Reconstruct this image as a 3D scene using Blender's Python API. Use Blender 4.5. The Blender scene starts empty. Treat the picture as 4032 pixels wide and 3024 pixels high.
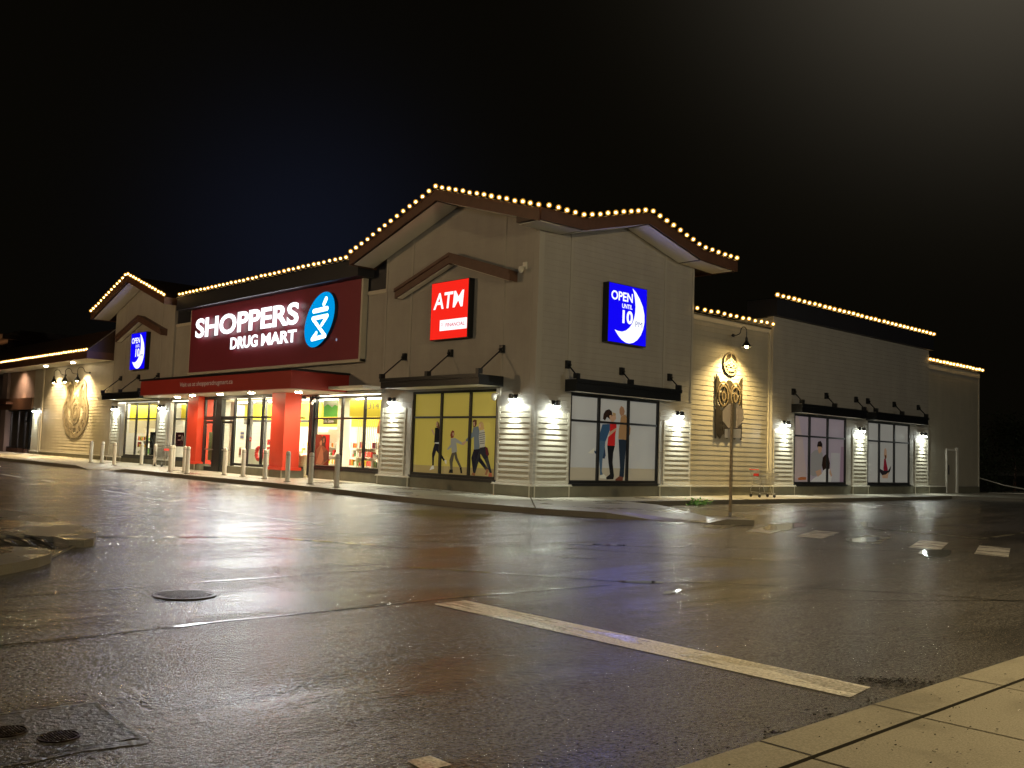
import bpy, bmesh, math, random
from mathutils import Vector, Matrix
random.seed(7)
R=math.radians
S=bpy.context.scene
COL=S.collection
# ---------------- camera, sky, exposure ----------------
cam=bpy.data.cameras.new('camera'); camo=bpy.data.objects.new('camera',cam); COL.objects.link(camo)
cr=Vector((0.7289030,-0.6837764,0.0339149)); cu=Vector((-0.0728458,-0.0282055,0.9969443)); cf=Vector((0.6807304,0.7291462,0.0703693))
M=Matrix(((cr.x,cu.x,-cf.x,-21.21210),(cr.y,cu.y,-cf.y,-21.65116),(cr.z,cu.z,-cf.z,1.55000),(0,0,0,1)))
camo.matrix_world=M
cam.sensor_width=36; cam.lens=33.8938; cam.clip_start=.1; cam.clip_end=2000
S.camera=camo
S.render.resolution_x=1024; S.render.resolution_y=768
S.view_settings.view_transform='Standard'; S.view_settings.look='None'; S.view_settings.exposure=0; S.view_settings.gamma=1
S.render.engine='CYCLES'; S.cycles.use_denoising=True
S.cycles.max_bounces=6; S.cycles.diffuse_bounces=3; S.cycles.glossy_bounces=3; S.cycles.transparent_max_bounces=12
S.cycles.caustics_reflective=False; S.cycles.caustics_refractive=False
S.cycles.sample_clamp_indirect=4
W=bpy.data.worlds.new('World'); S.world=W; W.use_nodes=True
nt=W.node_tree; N=nt.nodes; L=nt.links
bgn=N['Background']
sky=N.new('ShaderNodeTexSky'); sky.sky_type='NISHITA'; sky.sun_disc=False; sky.sun_elevation=R(-8); sky.sun_rotation=R(200)
geo=N.new('ShaderNodeTexCoord')
def glow(direction,color,power):
    v=N.new('ShaderNodeVectorMath'); v.operation='DOT_PRODUCT'; L.new(geo.outputs['Generated'],v.inputs[0]); v.inputs[1].default_value=direction
    m=N.new('ShaderNodeMath'); m.operation='MAXIMUM'; L.new(v.outputs['Value'],m.inputs[0]); m.inputs[1].default_value=0
    p=N.new('ShaderNodeMath'); p.operation='POWER'; L.new(m.outputs[0],p.inputs[0]); p.inputs[1].default_value=power
    s=N.new('ShaderNodeVectorMath'); s.operation='SCALE'; s.inputs[0].default_value=color; L.new(p.outputs[0],s.inputs['Scale'])
    return s
g1=glow((0.799,0.266,0.539),(.09,.078,.058),52)     # glow of the lamp beyond the right edge, painted into the sky
g2=glow((0.5033,0.8420,0.1942),(.0025,.004,.0105),110)     # bluish halo of the shop sign, painted into the sky colour
ad=N.new('ShaderNodeVectorMath'); ad.operation='ADD'; L.new(g1.outputs[0],ad.inputs[0]); L.new(g2.outputs[0],ad.inputs[1])
ad2=N.new('ShaderNodeVectorMath'); ad2.operation='ADD'; L.new(ad.outputs[0],ad2.inputs[0]); ad2.inputs[1].default_value=(.0022,.0018,.0010)
sc=N.new('ShaderNodeVectorMath'); sc.operation='SCALE'; L.new(sky.outputs[0],sc.inputs[0]); sc.inputs['Scale'].default_value=.0003
ad3=N.new('ShaderNodeVectorMath'); ad3.operation='ADD'; L.new(ad2.outputs[0],ad3.inputs[0]); L.new(sc.outputs[0],ad3.inputs[1])
L.new(ad3.outputs[0],bgn.inputs['Color']); bgn.inputs['Strength'].default_value=1.0

# ---------------- materials ----------------
MATS={}
def pmat(name,col,rough=.6,metal=0,emis=None,es=0,spec=.5,noise=None,bump=None,coat=0):
    """noise=(scale,amount) colour variation; bump=(scale,distance[,strength])"""
    if name in MATS: return MATS[name]
    m=bpy.data.materials.new(name); m.use_nodes=True; t=m.node_tree; b=t.nodes['Principled BSDF']
    b.inputs['Base Color'].default_value=(*col,1); b.inputs['Roughness'].default_value=rough; b.inputs['Metallic'].default_value=metal
    b.inputs['Specular IOR Level'].default_value=spec
    if coat: b.inputs['Coat Weight'].default_value=coat; b.inputs['Coat Roughness'].default_value=.08
    if emis: b.inputs['Emission Color'].default_value=(*emis,1); b.inputs['Emission Strength'].default_value=es
    tc=t.nodes.new('ShaderNodeTexCoord')
    if noise:
        n=t.nodes.new('ShaderNodeTexNoise'); n.inputs['Scale'].default_value=noise[0]; n.inputs['Detail'].default_value=6; n.inputs['Roughness'].default_value=.65
        t.links.new(tc.outputs['Object'],n.inputs['Vector'])
        mr=t.nodes.new('ShaderNodeMapRange'); mr.inputs['From Min'].default_value=.25; mr.inputs['From Max'].default_value=.75
        mr.inputs['To Min'].default_value=1-noise[1]; mr.inputs['To Max'].default_value=1+noise[1]*.6
        t.links.new(n.outputs['Fac'],mr.inputs['Value'])
        s=t.nodes.new('ShaderNodeVectorMath'); s.operation='SCALE'; s.inputs[0].default_value=col
        t.links.new(mr.outputs[0],s.inputs['Scale']); t.links.new(s.outputs[0],b.inputs['Base Color'])
    if bump:
        n=t.nodes.new('ShaderNodeTexNoise'); n.inputs['Scale'].default_value=bump[0]; n.inputs['Detail'].default_value=3
        t.links.new(tc.outputs['Object'],n.inputs['Vector'])
        bp=t.nodes.new('ShaderNodeBump'); bp.inputs['Distance'].default_value=bump[1]; bp.inputs['Strength'].default_value=1
        t.links.new(n.outputs['Fac'],bp.inputs['Height']); t.links.new(bp.outputs[0],b.inputs['Normal'])
    MATS[name]=m; return m
def emat(name,col,st):
    if name in MATS: return MATS[name]
    m=bpy.data.materials.new(name); m.use_nodes=True; t=m.node_tree; t.nodes.clear()
    e=t.nodes.new('ShaderNodeEmission'); e.inputs[0].default_value=(*col,1); e.inputs[1].default_value=st
    o=t.nodes.new('ShaderNodeOutputMaterial'); t.links.new(e.outputs[0],o.inputs[0]); MATS[name]=m; return m
cream=pmat('cream_boards',(.40,.37,.29),.55,noise=(1.3,.10))
upper=pmat('upper_wall_boards',(.36,.34,.295),.7,noise=(.8,.12))
def add_board_lines(m,pitch,dist):
    t=m.node_tree; b=t.nodes['Principled BSDF']; tc=t.nodes.new('ShaderNodeTexCoord'); sp=t.nodes.new('ShaderNodeSeparateXYZ'); t.links.new(tc.outputs['Object'],sp.inputs[0])
    d=t.nodes.new('ShaderNodeMath'); d.operation='DIVIDE'; t.links.new(sp.outputs['Z'],d.inputs[0]); d.inputs[1].default_value=pitch
    f=t.nodes.new('ShaderNodeMath'); f.operation='FRACT'; t.links.new(d.outputs[0],f.inputs[0])
    p=t.nodes.new('ShaderNodeMath'); p.operation='SUBTRACT'; p.inputs[0].default_value=1; t.links.new(f.outputs[0],p.inputs[1])
    bp=t.nodes.new('ShaderNodeBump'); bp.inputs['Distance'].default_value=dist; t.links.new(p.outputs[0],bp.inputs['Height']); t.links.new(bp.outputs[0],b.inputs['Normal'])
def streaks(m,amount=.22):
    t=m.node_tree; b=t.nodes['Principled BSDF']; src=b.inputs['Base Color'].links[0].from_socket
    tc=t.nodes.new('ShaderNodeTexCoord'); mp=t.nodes.new('ShaderNodeMapping'); mp.inputs['Scale'].default_value=(2.2,2.2,.16); t.links.new(tc.outputs['Object'],mp.inputs[0])
    n=t.nodes.new('ShaderNodeTexNoise'); n.inputs['Scale'].default_value=.7; n.inputs['Detail'].default_value=8; n.inputs['Roughness'].default_value=.7; t.links.new(mp.outputs[0],n.inputs['Vector'])
    mr=t.nodes.new('ShaderNodeMapRange'); mr.inputs['From Min'].default_value=.35; mr.inputs['From Max'].default_value=.7; mr.inputs['To Min'].default_value=1.06; mr.inputs['To Max'].default_value=1-amount; t.links.new(n.outputs['Fac'],mr.inputs['Value'])
    v=t.nodes.new('ShaderNodeVectorMath'); v.operation='SCALE'; t.links.new(src,v.inputs[0]); t.links.new(mr.outputs[0],v.inputs['Scale']); t.links.new(v.outputs[0],b.inputs['Base Color'])
add_board_lines(upper,.19,.016); streaks(upper,.06); streaks(cream,.08)
trim=pmat('cream_trim',(.50,.47,.38),.5,noise=(2,.06))
stone=pmat('base_stone',(.17,.165,.12),.7,noise=(1.1,.35),bump=(14,.004))
brown=pmat('brown_fascia',(.105,.047,.027),.45,noise=(3,.3))
brownl=pmat('brown_beam',(.11,.055,.035),.6,noise=(5,.3))
roofm=pmat('roof_metal',(.05,.028,.02),.4,metal=.2,noise=(2,.2))
soffit=pmat('soffit_panel',(.72,.69,.60),.6,noise=(1.5,.05))
darkm=pmat('dark_metal',(.014,.016,.019),.35,metal=.3,noise=(3,.3))
darkp=pmat('dark_parapet',(.018,.019,.026),.5,noise=(1.0,.2))
frame=pmat('window_frame',(.012,.012,.013),.35)
redp=pmat('red_panel',(.22,.028,.045),.45,noise=(.6,.1))
redc=pmat('red_canopy',(.30,.024,.018),.5,noise=(.7,.1))
redpil=pmat('red_pillar',(.62,.05,.018),.5,noise=(1.2,.08))
white=pmat('white_paint',(.72,.70,.62),.5,noise=(3,.12))
whitei=pmat('white_interior',(.78,.74,.64),.6)
galv=pmat('galvanised_steel',(.35,.34,.31),.35,metal=.8,noise=(6,.2))
chrome=pmat('cart_wire',(.5,.5,.48),.3,metal=.9)
black=pmat('black_rubber',(.015,.015,.015),.5)
redpl=pmat('red_plastic',(.65,.04,.03),.35)
bronze=pmat('bronze_panel',(.16,.09,.05),.4,metal=.2,noise=(1,.2))
beige=pmat('beige_stucco',(.36,.27,.20),.8,noise=(1,.15))
copper=pmat('carved_metal_tan',(.30,.255,.18),.42,metal=.35,noise=(4,.3))
copperd=pmat('carved_metal_dark',(.045,.037,.026),.36,metal=.3,noise=(4,.35))
leafm=pmat('leaf_green',(.05,.11,.02),.6,noise=(9,.3))
leafd=pmat('leaf_dark',(.03,.045,.02),.7,noise=(2,.3))
bulbm=emat('warm_bulb',(1,.62,.22),26)
lampm=emat('white_lamp',(.93,1,.93),320)
downm=emat('warm_downlight',(1,.80,.50),130)
goosem=emat('yellow_bulb',(1,.68,.25),300)
lettm=emat('lit_white_letter',(.93,.97,1),1.9)
blueface=emat('lit_blue_face',(.006,.002,.92),1.0)
redface=emat('lit_red_face',(1,.022,.012),.95)
whiteface=emat('lit_white_face',(1,1,1),1.15)
redink=emat('lit_red_ink',(.8,.03,.10),.9)
pinkink=emat('lit_pink_ink',(1,.6,.62),1.0)
cyanface=emat('lit_cyan_face',(.0,.31,.76),1.0)
ceilm=emat('ceiling_light',(1,.95,.84),16)
shellm=bpy.data.materials.new('amber_bulb_halo'); shellm.use_nodes=True  # oversized glowing shell imitates the bloom around each bulb
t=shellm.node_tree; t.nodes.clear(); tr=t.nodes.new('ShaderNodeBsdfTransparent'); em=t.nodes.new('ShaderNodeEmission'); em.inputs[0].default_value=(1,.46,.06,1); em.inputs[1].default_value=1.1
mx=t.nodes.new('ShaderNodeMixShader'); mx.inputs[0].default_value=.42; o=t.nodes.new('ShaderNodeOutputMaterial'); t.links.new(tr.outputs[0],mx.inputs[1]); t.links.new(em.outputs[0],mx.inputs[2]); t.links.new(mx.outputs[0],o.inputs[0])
glass=bpy.data.materials.new('clear_glass'); glass.use_nodes=True
t=glass.node_tree; t.nodes.clear(); tr=t.nodes.new('ShaderNodeBsdfTransparent'); tr.inputs[0].default_value=(.93,.95,.93,1)
gl=t.nodes.new('ShaderNodeBsdfGlossy'); gl.inputs['Roughness'].default_value=.02; ge=t.nodes.new('ShaderNodeNewGeometry'); vd=t.nodes.new('ShaderNodeVectorMath'); vd.operation='DOT_PRODUCT'; t.links.new(ge.outputs['Incoming'],vd.inputs[0]); t.links.new(ge.outputs['Normal'],vd.inputs[1])
def _m(op,a,bv):
    n=t.nodes.new('ShaderNodeMath'); n.operation=op
    for i,x in enumerate((a,bv)):
        if x is None: continue
        if isinstance(x,(int,float)): n.inputs[i].default_value=x
        else: t.links.new(x,n.inputs[i])
    return n.outputs[0]
fr=_m('ADD',_m('MULTIPLY',_m('POWER',_m('SUBTRACT',1.0,_m('ABSOLUTE',vd.outputs['Value'],None)),5.0),.9),.05)
mx=t.nodes.new('ShaderNodeMixShader'); o=t.nodes.new('ShaderNodeOutputMaterial')
t.links.new(fr,mx.inputs[0]); t.links.new(tr.outputs[0],mx.inputs[1]); t.links.new(gl.outputs[0],mx.inputs[2]); t.links.new(mx.outputs[0],o.inputs[0])
def inkmat(name,col,k=.0):
    return pmat(name,col,.25,emis=col if k else None,es=k,spec=.5)

# wet surfaces: asphalt, concrete
def wet(name,c1,c2,grain,gdist,rmin,rmax,pud=.5,puddle_amount=1.0,extra=None,wave=0,big=.35,stretch=(1,1,1)):
    m=bpy.data.materials.new(name); m.use_nodes=True; t=m.node_tree; b=t.nodes['Principled BSDF']; Lk=t.links.new
    tc=t.nodes.new('ShaderNodeTexCoord')
    mp=t.nodes.new('ShaderNodeMapping'); mp.inputs['Scale'].default_value=stretch; mp.inputs['Rotation'].default_value=(0,0,.75); Lk(tc.outputs['Object'],mp.inputs[0])
    n1=t.nodes.new('ShaderNodeTexNoise'); n1.inputs['Scale'].default_value=grain; n1.inputs['Detail'].default_value=2.5; n1.inputs['Roughness'].default_value=.7; Lk(tc.outputs['Object'],n1.inputs['Vector'])
    n2=t.nodes.new('ShaderNodeTexNoise'); n2.inputs['Scale'].default_value=big; n2.inputs['Detail'].default_value=5; n2.inputs['Roughness'].default_value=.55; Lk(mp.outputs[0],n2.inputs['Vector'])
    n3=t.nodes.new('ShaderNodeTexNoise'); n3.inputs['Scale'].default_value=grain*.42; n3.inputs['Detail'].default_value=1; Lk(tc.outputs['Object'],n3.inputs['Vector'])
    wetf=t.nodes.new('ShaderNodeMapRange'); wetf.interpolation_type='SMOOTHSTEP'; wetf.inputs['From Min'].default_value=pud; wetf.inputs['From Max'].default_value=pud+.13; Lk(n2.outputs['Fac'],wetf.inputs['Value'])
    wf=t.nodes.new('ShaderNodeMath'); wf.operation='MULTIPLY'; Lk(wetf.outputs[0],wf.inputs[0]); wf.inputs[1].default_value=puddle_amount
    # colour
    mc=t.nodes.new('ShaderNodeMix'); mc.data_type='RGBA'; mr=t.nodes.new('ShaderNodeMapRange'); mr.inputs['From Min'].default_value=.35; mr.inputs['From Max'].default_value=.68; Lk(n1.outputs['Fac'],mr.inputs['Value'])
    Lk(mr.outputs[0],mc.inputs['Factor']); mc.inputs[6].default_value=(*c1,1); mc.inputs[7].default_value=(*c2,1)
    md=t.nodes.new('ShaderNodeMix'); md.data_type='RGBA'; md.blend_type='MULTIPLY'; Lk(mc.outputs[2],md.inputs[6]); md.inputs[7].default_value=(.6,.6,.6,1); Lk(wf.outputs[0],md.inputs['Factor'])
    Lk(md.outputs[2],b.inputs['Base Color'])
    rr=t.nodes.new('ShaderNodeMapRange'); rr.inputs['To Min'].default_value=rmax; rr.inputs['To Max'].default_value=rmin; Lk(wf.outputs[0],rr.inputs['Value']); Lk(rr.outputs[0],b.inputs['Roughness'])
    hh=t.nodes.new('ShaderNodeMath'); hh.operation='ADD'; Lk(n1.outputs['Fac'],hh.inputs[0]); Lk(n3.outputs['Fac'],hh.inputs[1])
    inv=t.nodes.new('ShaderNodeMapRange'); inv.inputs['To Min'].default_value=1; inv.inputs['To Max'].default_value=.30; Lk(wf.outputs[0],inv.inputs['Value'])
    bp=t.nodes.new('ShaderNodeBump'); bp.inputs['Distance'].default_value=gdist; Lk(inv.outputs[0],bp.inputs['Strength']); Lk(hh.outputs[0],bp.inputs['Height']); Lk(bp.outputs[0],b.inputs['Normal'])
    if wave:
        mw=t.nodes.new('ShaderNodeMapping'); mw.inputs['Rotation'].default_value=(0,0,.78); mw.inputs['Scale'].default_value=(.35,1.5,1); Lk(tc.outputs['Object'],mw.inputs[0])
        n4=t.nodes.new('ShaderNodeTexNoise'); n4.inputs['Scale'].default_value=.7; n4.inputs['Detail'].default_value=2.5; n4.inputs['Roughness'].default_value=.6; Lk(mw.outputs[0],n4.inputs['Vector'])
        b4=t.nodes.new('ShaderNodeBump'); b4.inputs['Distance'].default_value=wave; Lk(n4.outputs['Fac'],b4.inputs['Height']); Lk(b4.outputs[0],bp.inputs['Normal'])
    b.inputs['Specular IOR Level'].default_value=.6
    MATS[name]=m; return m
asph=wet('wet_asphalt',(.016,.0155,.015),(.17,.16,.145),44,.0115,.11,.22,pud=.46,puddle_amount=.70,big=.55,stretch=(.32,1.25,1),wave=.06)
conc=wet('wet_concrete',(.30,.28,.22),(.46,.43,.35),50,.0015,.14,.42,pud=.50,puddle_amount=.6,big=.6)
isl=wet('wet_island',(.02,.018,.015),(.075,.068,.055),46,.007,.10,.24,pud=.45,puddle_amount=.85,big=.8)
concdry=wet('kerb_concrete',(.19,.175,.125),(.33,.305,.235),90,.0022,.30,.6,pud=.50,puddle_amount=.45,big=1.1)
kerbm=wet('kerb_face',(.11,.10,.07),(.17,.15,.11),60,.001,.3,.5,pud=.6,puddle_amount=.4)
paint=wet('road_paint',(.34,.32,.27),(.86,.83,.74),38,.006,.12,.32,pud=.47,puddle_amount=.7,big=1.6,stretch=(3,.8,1))
paintw=wet('worn_road_paint',(.10,.09,.06),(.26,.23,.14),45,.0025,.14,.30,pud=.5,puddle_amount=.8,big=1.3)
puddle=wet('standing_water',(.012,.012,.012),(.02,.02,.02),14,.0006,.06,.12,pud=.4,puddle_amount=1)
seamm=wet('seam_tar',(.022,.021,.02),(.06,.058,.052),40,.004,.07,.18,pud=.45)
groovem=pmat('dark_groove',(.02,.017,.01),.6)
patchm=wet('asphalt_patch',(.016,.015,.014),(.12,.112,.10),50,.010,.16,.32,pud=.6,puddle_amount=.3)

# ---------------- mesh helpers ----------------
def FA(u,z,d=0): return Vector((-d,u,z))      # street front facing -x: u runs along +y
def FB(u,z,d=0): return Vector((u,-d,z))      # side front facing -y: u runs along +x
class MB:
    def __init__(s): s.v=[]; s.f=[]; s.m=[]; s.cur=0
    def add(s,vs,fs):
        o=len(s.v); s.v+= [tuple(p) for p in vs]; s.f+=[tuple(i+o for i in f) for f in fs]; s.m+=[s.cur]*len(fs); return s
    def box(s,x0,x1,y0,y1,z0,z1):
        vs=[(x,y,z) for x in (x0,x1) for y in (y0,y1) for z in (z0,z1)]
        return s.add(vs,[(0,1,3,2),(4,6,7,5),(0,4,5,1),(2,3,7,6),(0,2,6,4),(1,5,7,3)])
    def wbox(s,F,u0,u1,z0,z1,d0,d1):
        a=F(u0,z0,d0); b=F(u1,z1,d1)
        return s.box(min(a.x,b.x),max(a.x,b.x),min(a.y,b.y),max(a.y,b.y),z0,z1)
    def prism(s,F,pts,d0,d1):
        n=len(pts); vs=[F(u,z,d0) for u,z in pts]+[F(u,z,d1) for u,z in pts]
        fs=[tuple(range(n)),tuple(range(2*n-1,n-1,-1))]+[(i,(i+1)%n,(i+1)%n+n,i+n) for i in range(n)]
        return s.add(vs,fs)
    def sheet(s,F,pts,d): return s.add([F(u,z,d) for u,z in pts],[tuple(range(len(pts)))])
    def tube(s,pts,r,n=8,cap=True):
        pts=[Vector(p) for p in pts]; rings=[]
        for i,p in enumerate(pts):
            a=pts[max(i-1,0)]; b=pts[min(i+1,len(pts)-1)]; t=(b-a).normalized()
            x=t.cross(Vector((0,0,1)));
            if x.length<.05: x=t.cross(Vector((0,1,0)))
            x.normalize(); y=t.cross(x)
            rr=r[i] if isinstance(r,(list,tuple)) else r
            rings.append([p+x*math.cos(2*math.pi*k/n)*rr+y*math.sin(2*math.pi*k/n)*rr for k in range(n)])
        vs=[v for g in rings for v in g]; fs=[]
        for i in range(len(rings)-1):
            for k in range(n): fs.append((i*n+k,i*n+(k+1)%n,(i+1)*n+(k+1)%n,(i+1)*n+k))
        if cap: fs+= [tuple(range(n)),tuple(range((len(rings)-1)*n,len(rings)*n))]
        return s.add(vs,fs)
    def lathe(s,c,prof,n=16,axis='z'):
        vs=[];fs=[]
        for r_,h in prof:
            for k in range(n):
                a=2*math.pi*k/n; x,y,z=r_*math.cos(a),r_*math.sin(a),h
                if axis=='x': x,y,z=z,x,y
                if axis=='y': x,y,z=x,z,y
                vs.append((c[0]+x,c[1]+y,c[2]+z))
        for i in range(len(prof)-1):
            for k in range(n): fs.append((i*n+k,i*n+(k+1)%n,(i+1)*n+(k+1)%n,(i+1)*n+k))
        return s.add(vs,fs)
    def lap(s,F,u0,u1,z0,z1,d,pitch=.19,depth=.016):
        n=max(1,round((z1-z0)/pitch)); p=(z1-z0)/n
        for i in range(n):
            zb=z0+i*p; zt=zb+p
            s.add([F(u0,zb,d+depth),F(u1,zb,d+depth),F(u1,zt,d+.001),F(u0,zt,d+.001)],[(0,1,2,3)])
            s.add([F(u0,zb,d-.01),F(u1,zb,d-.01),F(u1,zb,d+depth),F(u0,zb,d+depth)],[(0,1,2,3)])
        return s
    def build(s,name,mats,parent=None,smooth=False,**tags):
        me=bpy.data.meshes.new(name); me.from_pydata(s.v,[],s.f)
        if not isinstance(mats,(list,tuple)): mats=[mats]
        for m in mats: me.materials.append(m)
        me.polygons.foreach_set('material_index',s.m)
        if smooth: me.polygons.foreach_set('use_smooth',[True]*len(me.polygons))
        me.update()
        o=bpy.data.objects.new(name,me); COL.objects.link(o)
        if parent is not None:
            o.parent=parent
            mw=parent.matrix_world if parent.parent is None else parent.parent.matrix_world@parent.matrix_world
            base=Vector((0,0,0)); q=parent
            while q is not None: base+=q.location; q=q.parent
            me.transform(Matrix.Translation(-base))
        for k,v in tags.items(): o[k]=v
        return o
def empty(name,loc=(0,0,0),label=None,category=None,group=None,kind=None):
    o=bpy.data.objects.new(name,None); COL.objects.link(o); o.location=loc
    if label: o['label']=label
    if category: o['category']=category
    if group: o['group']=group
    if kind: o['kind']=kind
    return o
def tag(o,label=None,category=None,group=None,kind=None):
    for k,v in (('label',label),('category',category),('group',group),('kind',kind)):
        if v: o[k]=v
    return o
def wpos(o):
    b=Vector((0,0,0))
    while o is not None: b+=o.location; o=o.parent
    return b
def spot(name,loc,target,W,col,angle,blend=.5,size=.05,parent=None):
    l=bpy.data.lights.new(name,'SPOT'); l.energy=W; l.color=col; l.spot_size=R(angle); l.spot_blend=blend; l.shadow_soft_size=size
    o=bpy.data.objects.new(name,l); COL.objects.link(o)
    if parent is not None: o.parent=parent; loc=Vector(loc)-wpos(parent); target=Vector(target)-wpos(parent)
    o.location=loc; o.rotation_euler=(Vector(target)-Vector(loc)).to_track_quat('-Z','Y').to_euler(); return o
def area(name,loc,target,W,col,sx,sy,parent=None):
    l=bpy.data.lights.new(name,'AREA'); l.energy=W; l.color=col; l.shape='RECTANGLE'; l.size=sx; l.size_y=sy
    o=bpy.data.objects.new(name,l); COL.objects.link(o)
    if parent is not None: o.parent=parent; loc=Vector(loc)-wpos(parent); target=Vector(target)-wpos(parent)
    o.location=loc; o.rotation_euler=(Vector(target)-Vector(loc)).to_track_quat('-Z','Y').to_euler(); return o
def text_mesh(txt,name,F,u0,u1,z0,z1,d,mat,parent,bold=.02,thick=.03,shear=0,slope=0,**tags):
    """text fitted to the wall rectangle u0..u1 (reading direction), z0..z1"""
    cu=bpy.data.curves.new(name,'FONT'); cu.body=txt; cu.size=1; cu.offset=bold; cu.extrude=0; cu.resolution_u=4; cu.shear=shear
    to=bpy.data.objects.new(name,cu); COL.objects.link(to)
    dg=bpy.context.evaluated_depsgraph_get(); dg.update(); me=bpy.data.meshes.new_from_object(to.evaluated_get(dg))
    bpy.data.objects.remove(to); bpy.data.curves.remove(cu)
    xs=[v.co.x for v in me.vertices]; ys=[v.co.y for v in me.vertices]; x0,x1,y0,y1=min(xs),max(xs),min(ys),max(ys)
    if 'p' in txt and 'M' not in txt or txt.startswith('Visit'): pass
    b=MB(); vs=[]; 
    for v in me.vertices:
        fx=(v.co.x-x0)/(x1-x0); fy=(v.co.y-y0)/(y1-y0); vs.append((u0+(u1-u0)*fx,z0+(z1-z0)*fy))
    fs=[tuple(p.vertices) for p in me.polygons]
    b.add([F(u,z,d) for u,z in vs],fs)
    if thick:
        ec={}
        for f in fs:
            for i in range(len(f)):
                e=(f[i],f[(i+1)%len(f)]); k=tuple(sorted(e)); ec[k]=ec.get(k,0)+1
        n=len(vs); b.add([F(u,z,d) for u,z in vs]+[F(u,z,d-thick) for u,z in vs],[(k[0],k[1],k[1]+n,k[0]+n) for k,c in ec.items() if c==1])
    bpy.data.meshes.remove(me)
    return b.build(name,mat,parent,**tags)
GS=.0035
def gz(y): return GS*y

# ---------------- ground, roads, pavements ----------------
def gplane(b,pts,off): return b.add([(x,y,gz(y)+off) for x,y in pts],[tuple(range(len(pts)))])
b=MB(); gplane(b,[(-400,-400),(400,-400),(400,500),(-400,500)],0); tag(b.build('road',asph),kind='structure')
SW=.15
def slab(b,pts,off,bot=-.05):
    n=len(pts)
    b.add([(x,y,gz(y)+(o if o is not None else off)) for x,y,o in pts],[tuple(range(n))])
def slab_mesh(name,tris_pts,faces,rim,mat_top=conc,mat_side=kerbm):
    """tris_pts: list of (x,y,off); faces index lists; rim: index loop whose sides drop to the road"""
    b=MB(); b.add([(x,y,gz(y)+o) for x,y,o in tris_pts],faces); b.cur=1
    for i in range(len(rim)-1):
        p=tris_pts[rim[i]]; q=tris_pts[rim[i+1]]
        dx,dy=q[0]-p[0],q[1]-p[1]; l=math.hypot(dx,dy) or 1; nx,ny=dy/l*.02,-dx/l*.02
        b.add([(p[0],p[1],gz(p[1])+p[2]),(q[0],q[1],gz(q[1])+q[2]),(q[0],q[1],gz(q[1])-.05),(p[0],p[1],gz(p[1])-.05)],[(0,1,2,3)])
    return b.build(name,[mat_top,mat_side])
# main pavement: strip along the street front, the corner, and along the side front
P=[(-5.6,75,SW),(-5.2,45,SW),(-5.1,30,SW),(-5.0,25.6,SW),(-4.9,24.4,.01),(-4.6,22.6,.01),(-4.35,21.3,SW),(-4.2,14,SW),(-3.95,9,SW),(-3.9,5,SW),(-4.2,1.5,SW),(-4.1,-1.5,SW),(-3.55,-4.2,SW),(-2.95,-5.7,SW),
   (-2.15,-6.5,.012),(-1.45,-7.65,.012),(-1.15,-8.0,.12),(-.72,-8.5,.13),(-.30,-7.7,.13),(-.45,-6.9,.10),(.55,-5.2,SW),(1.75,-3.6,SW),(1.95,-2.15,SW),
   (14,-2.15,SW),(26.8,-1.9,SW),(29.5,-4.2,SW),(48,-6.0,SW),(90,-8,SW)]
I0=len(P)
P+=[(1,75,SW),(1,25,SW),(-3.2,25.8,SW),(-3.2,21.2,SW),(1,21.2,SW),(1,0,SW),(0.5,1,SW),(1,1,SW),(29,1,SW),(90,1,SW),(-2.2,-5.4,SW),(-.9,-5.6,.13)]
a,bq,c_,d_,e_,f_,g_,h_,i_,j_,k_,l_=range(I0,I0+12)
faces=[(0,1,2,3,c_,bq,a),(3,4,c_),(4,5,d_,c_),(5,6,d_),(c_,d_,e_,bq),(6,7,8,9,10,11,h_,e_,d_),(11,12,13,k_,20,21,22,h_),(13,14,k_),(14,15,19,l_,k_),(15,16,17,18,19),(19,20,k_,l_),(22,23,24,i_,h_),(24,25,26,27,j_,i_)]
tag(slab_mesh('sidewalk',P,faces,list(range(28))),kind='structure')
# joints of the pavement slabs
b=MB()
for y in [y_*2.4-1.2 for y_ in range(-1,31)]:
    x0=-3.9 if y<20 else -4.9
    if 20.5<y<26.2: continue
    b.add([(x0,y-.012,gz(y)+SW+.003),(-.05,y-.012,gz(y)+SW+.003),(-.05,y+.012,gz(y)+SW+.003),(x0,y+.012,gz(y)+SW+.003)],[(0,1,2,3)])
for x in [x_*2.4+2.2 for x_ in range(11)]:
    b.add([(x-.012,-2.1,gz(-2.1)+SW+.003),(x+.012,-2.1,gz(-2.1)+SW+.003),(x+.012,-.08,SW+.003),(x-.012,-.08,SW+.003)],[(0,1,2,3)])
b.add([(-3.8,-4,gz(-4)+SW+.003),(-3.78,-4.05,gz(-4)+SW+.003),(-.1,-.1,SW+.003),(-.12,-.06,SW+.003)],[(0,1,2,3)])
tag(b.build('sidewalk_joints',seamm),kind='structure')
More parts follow.
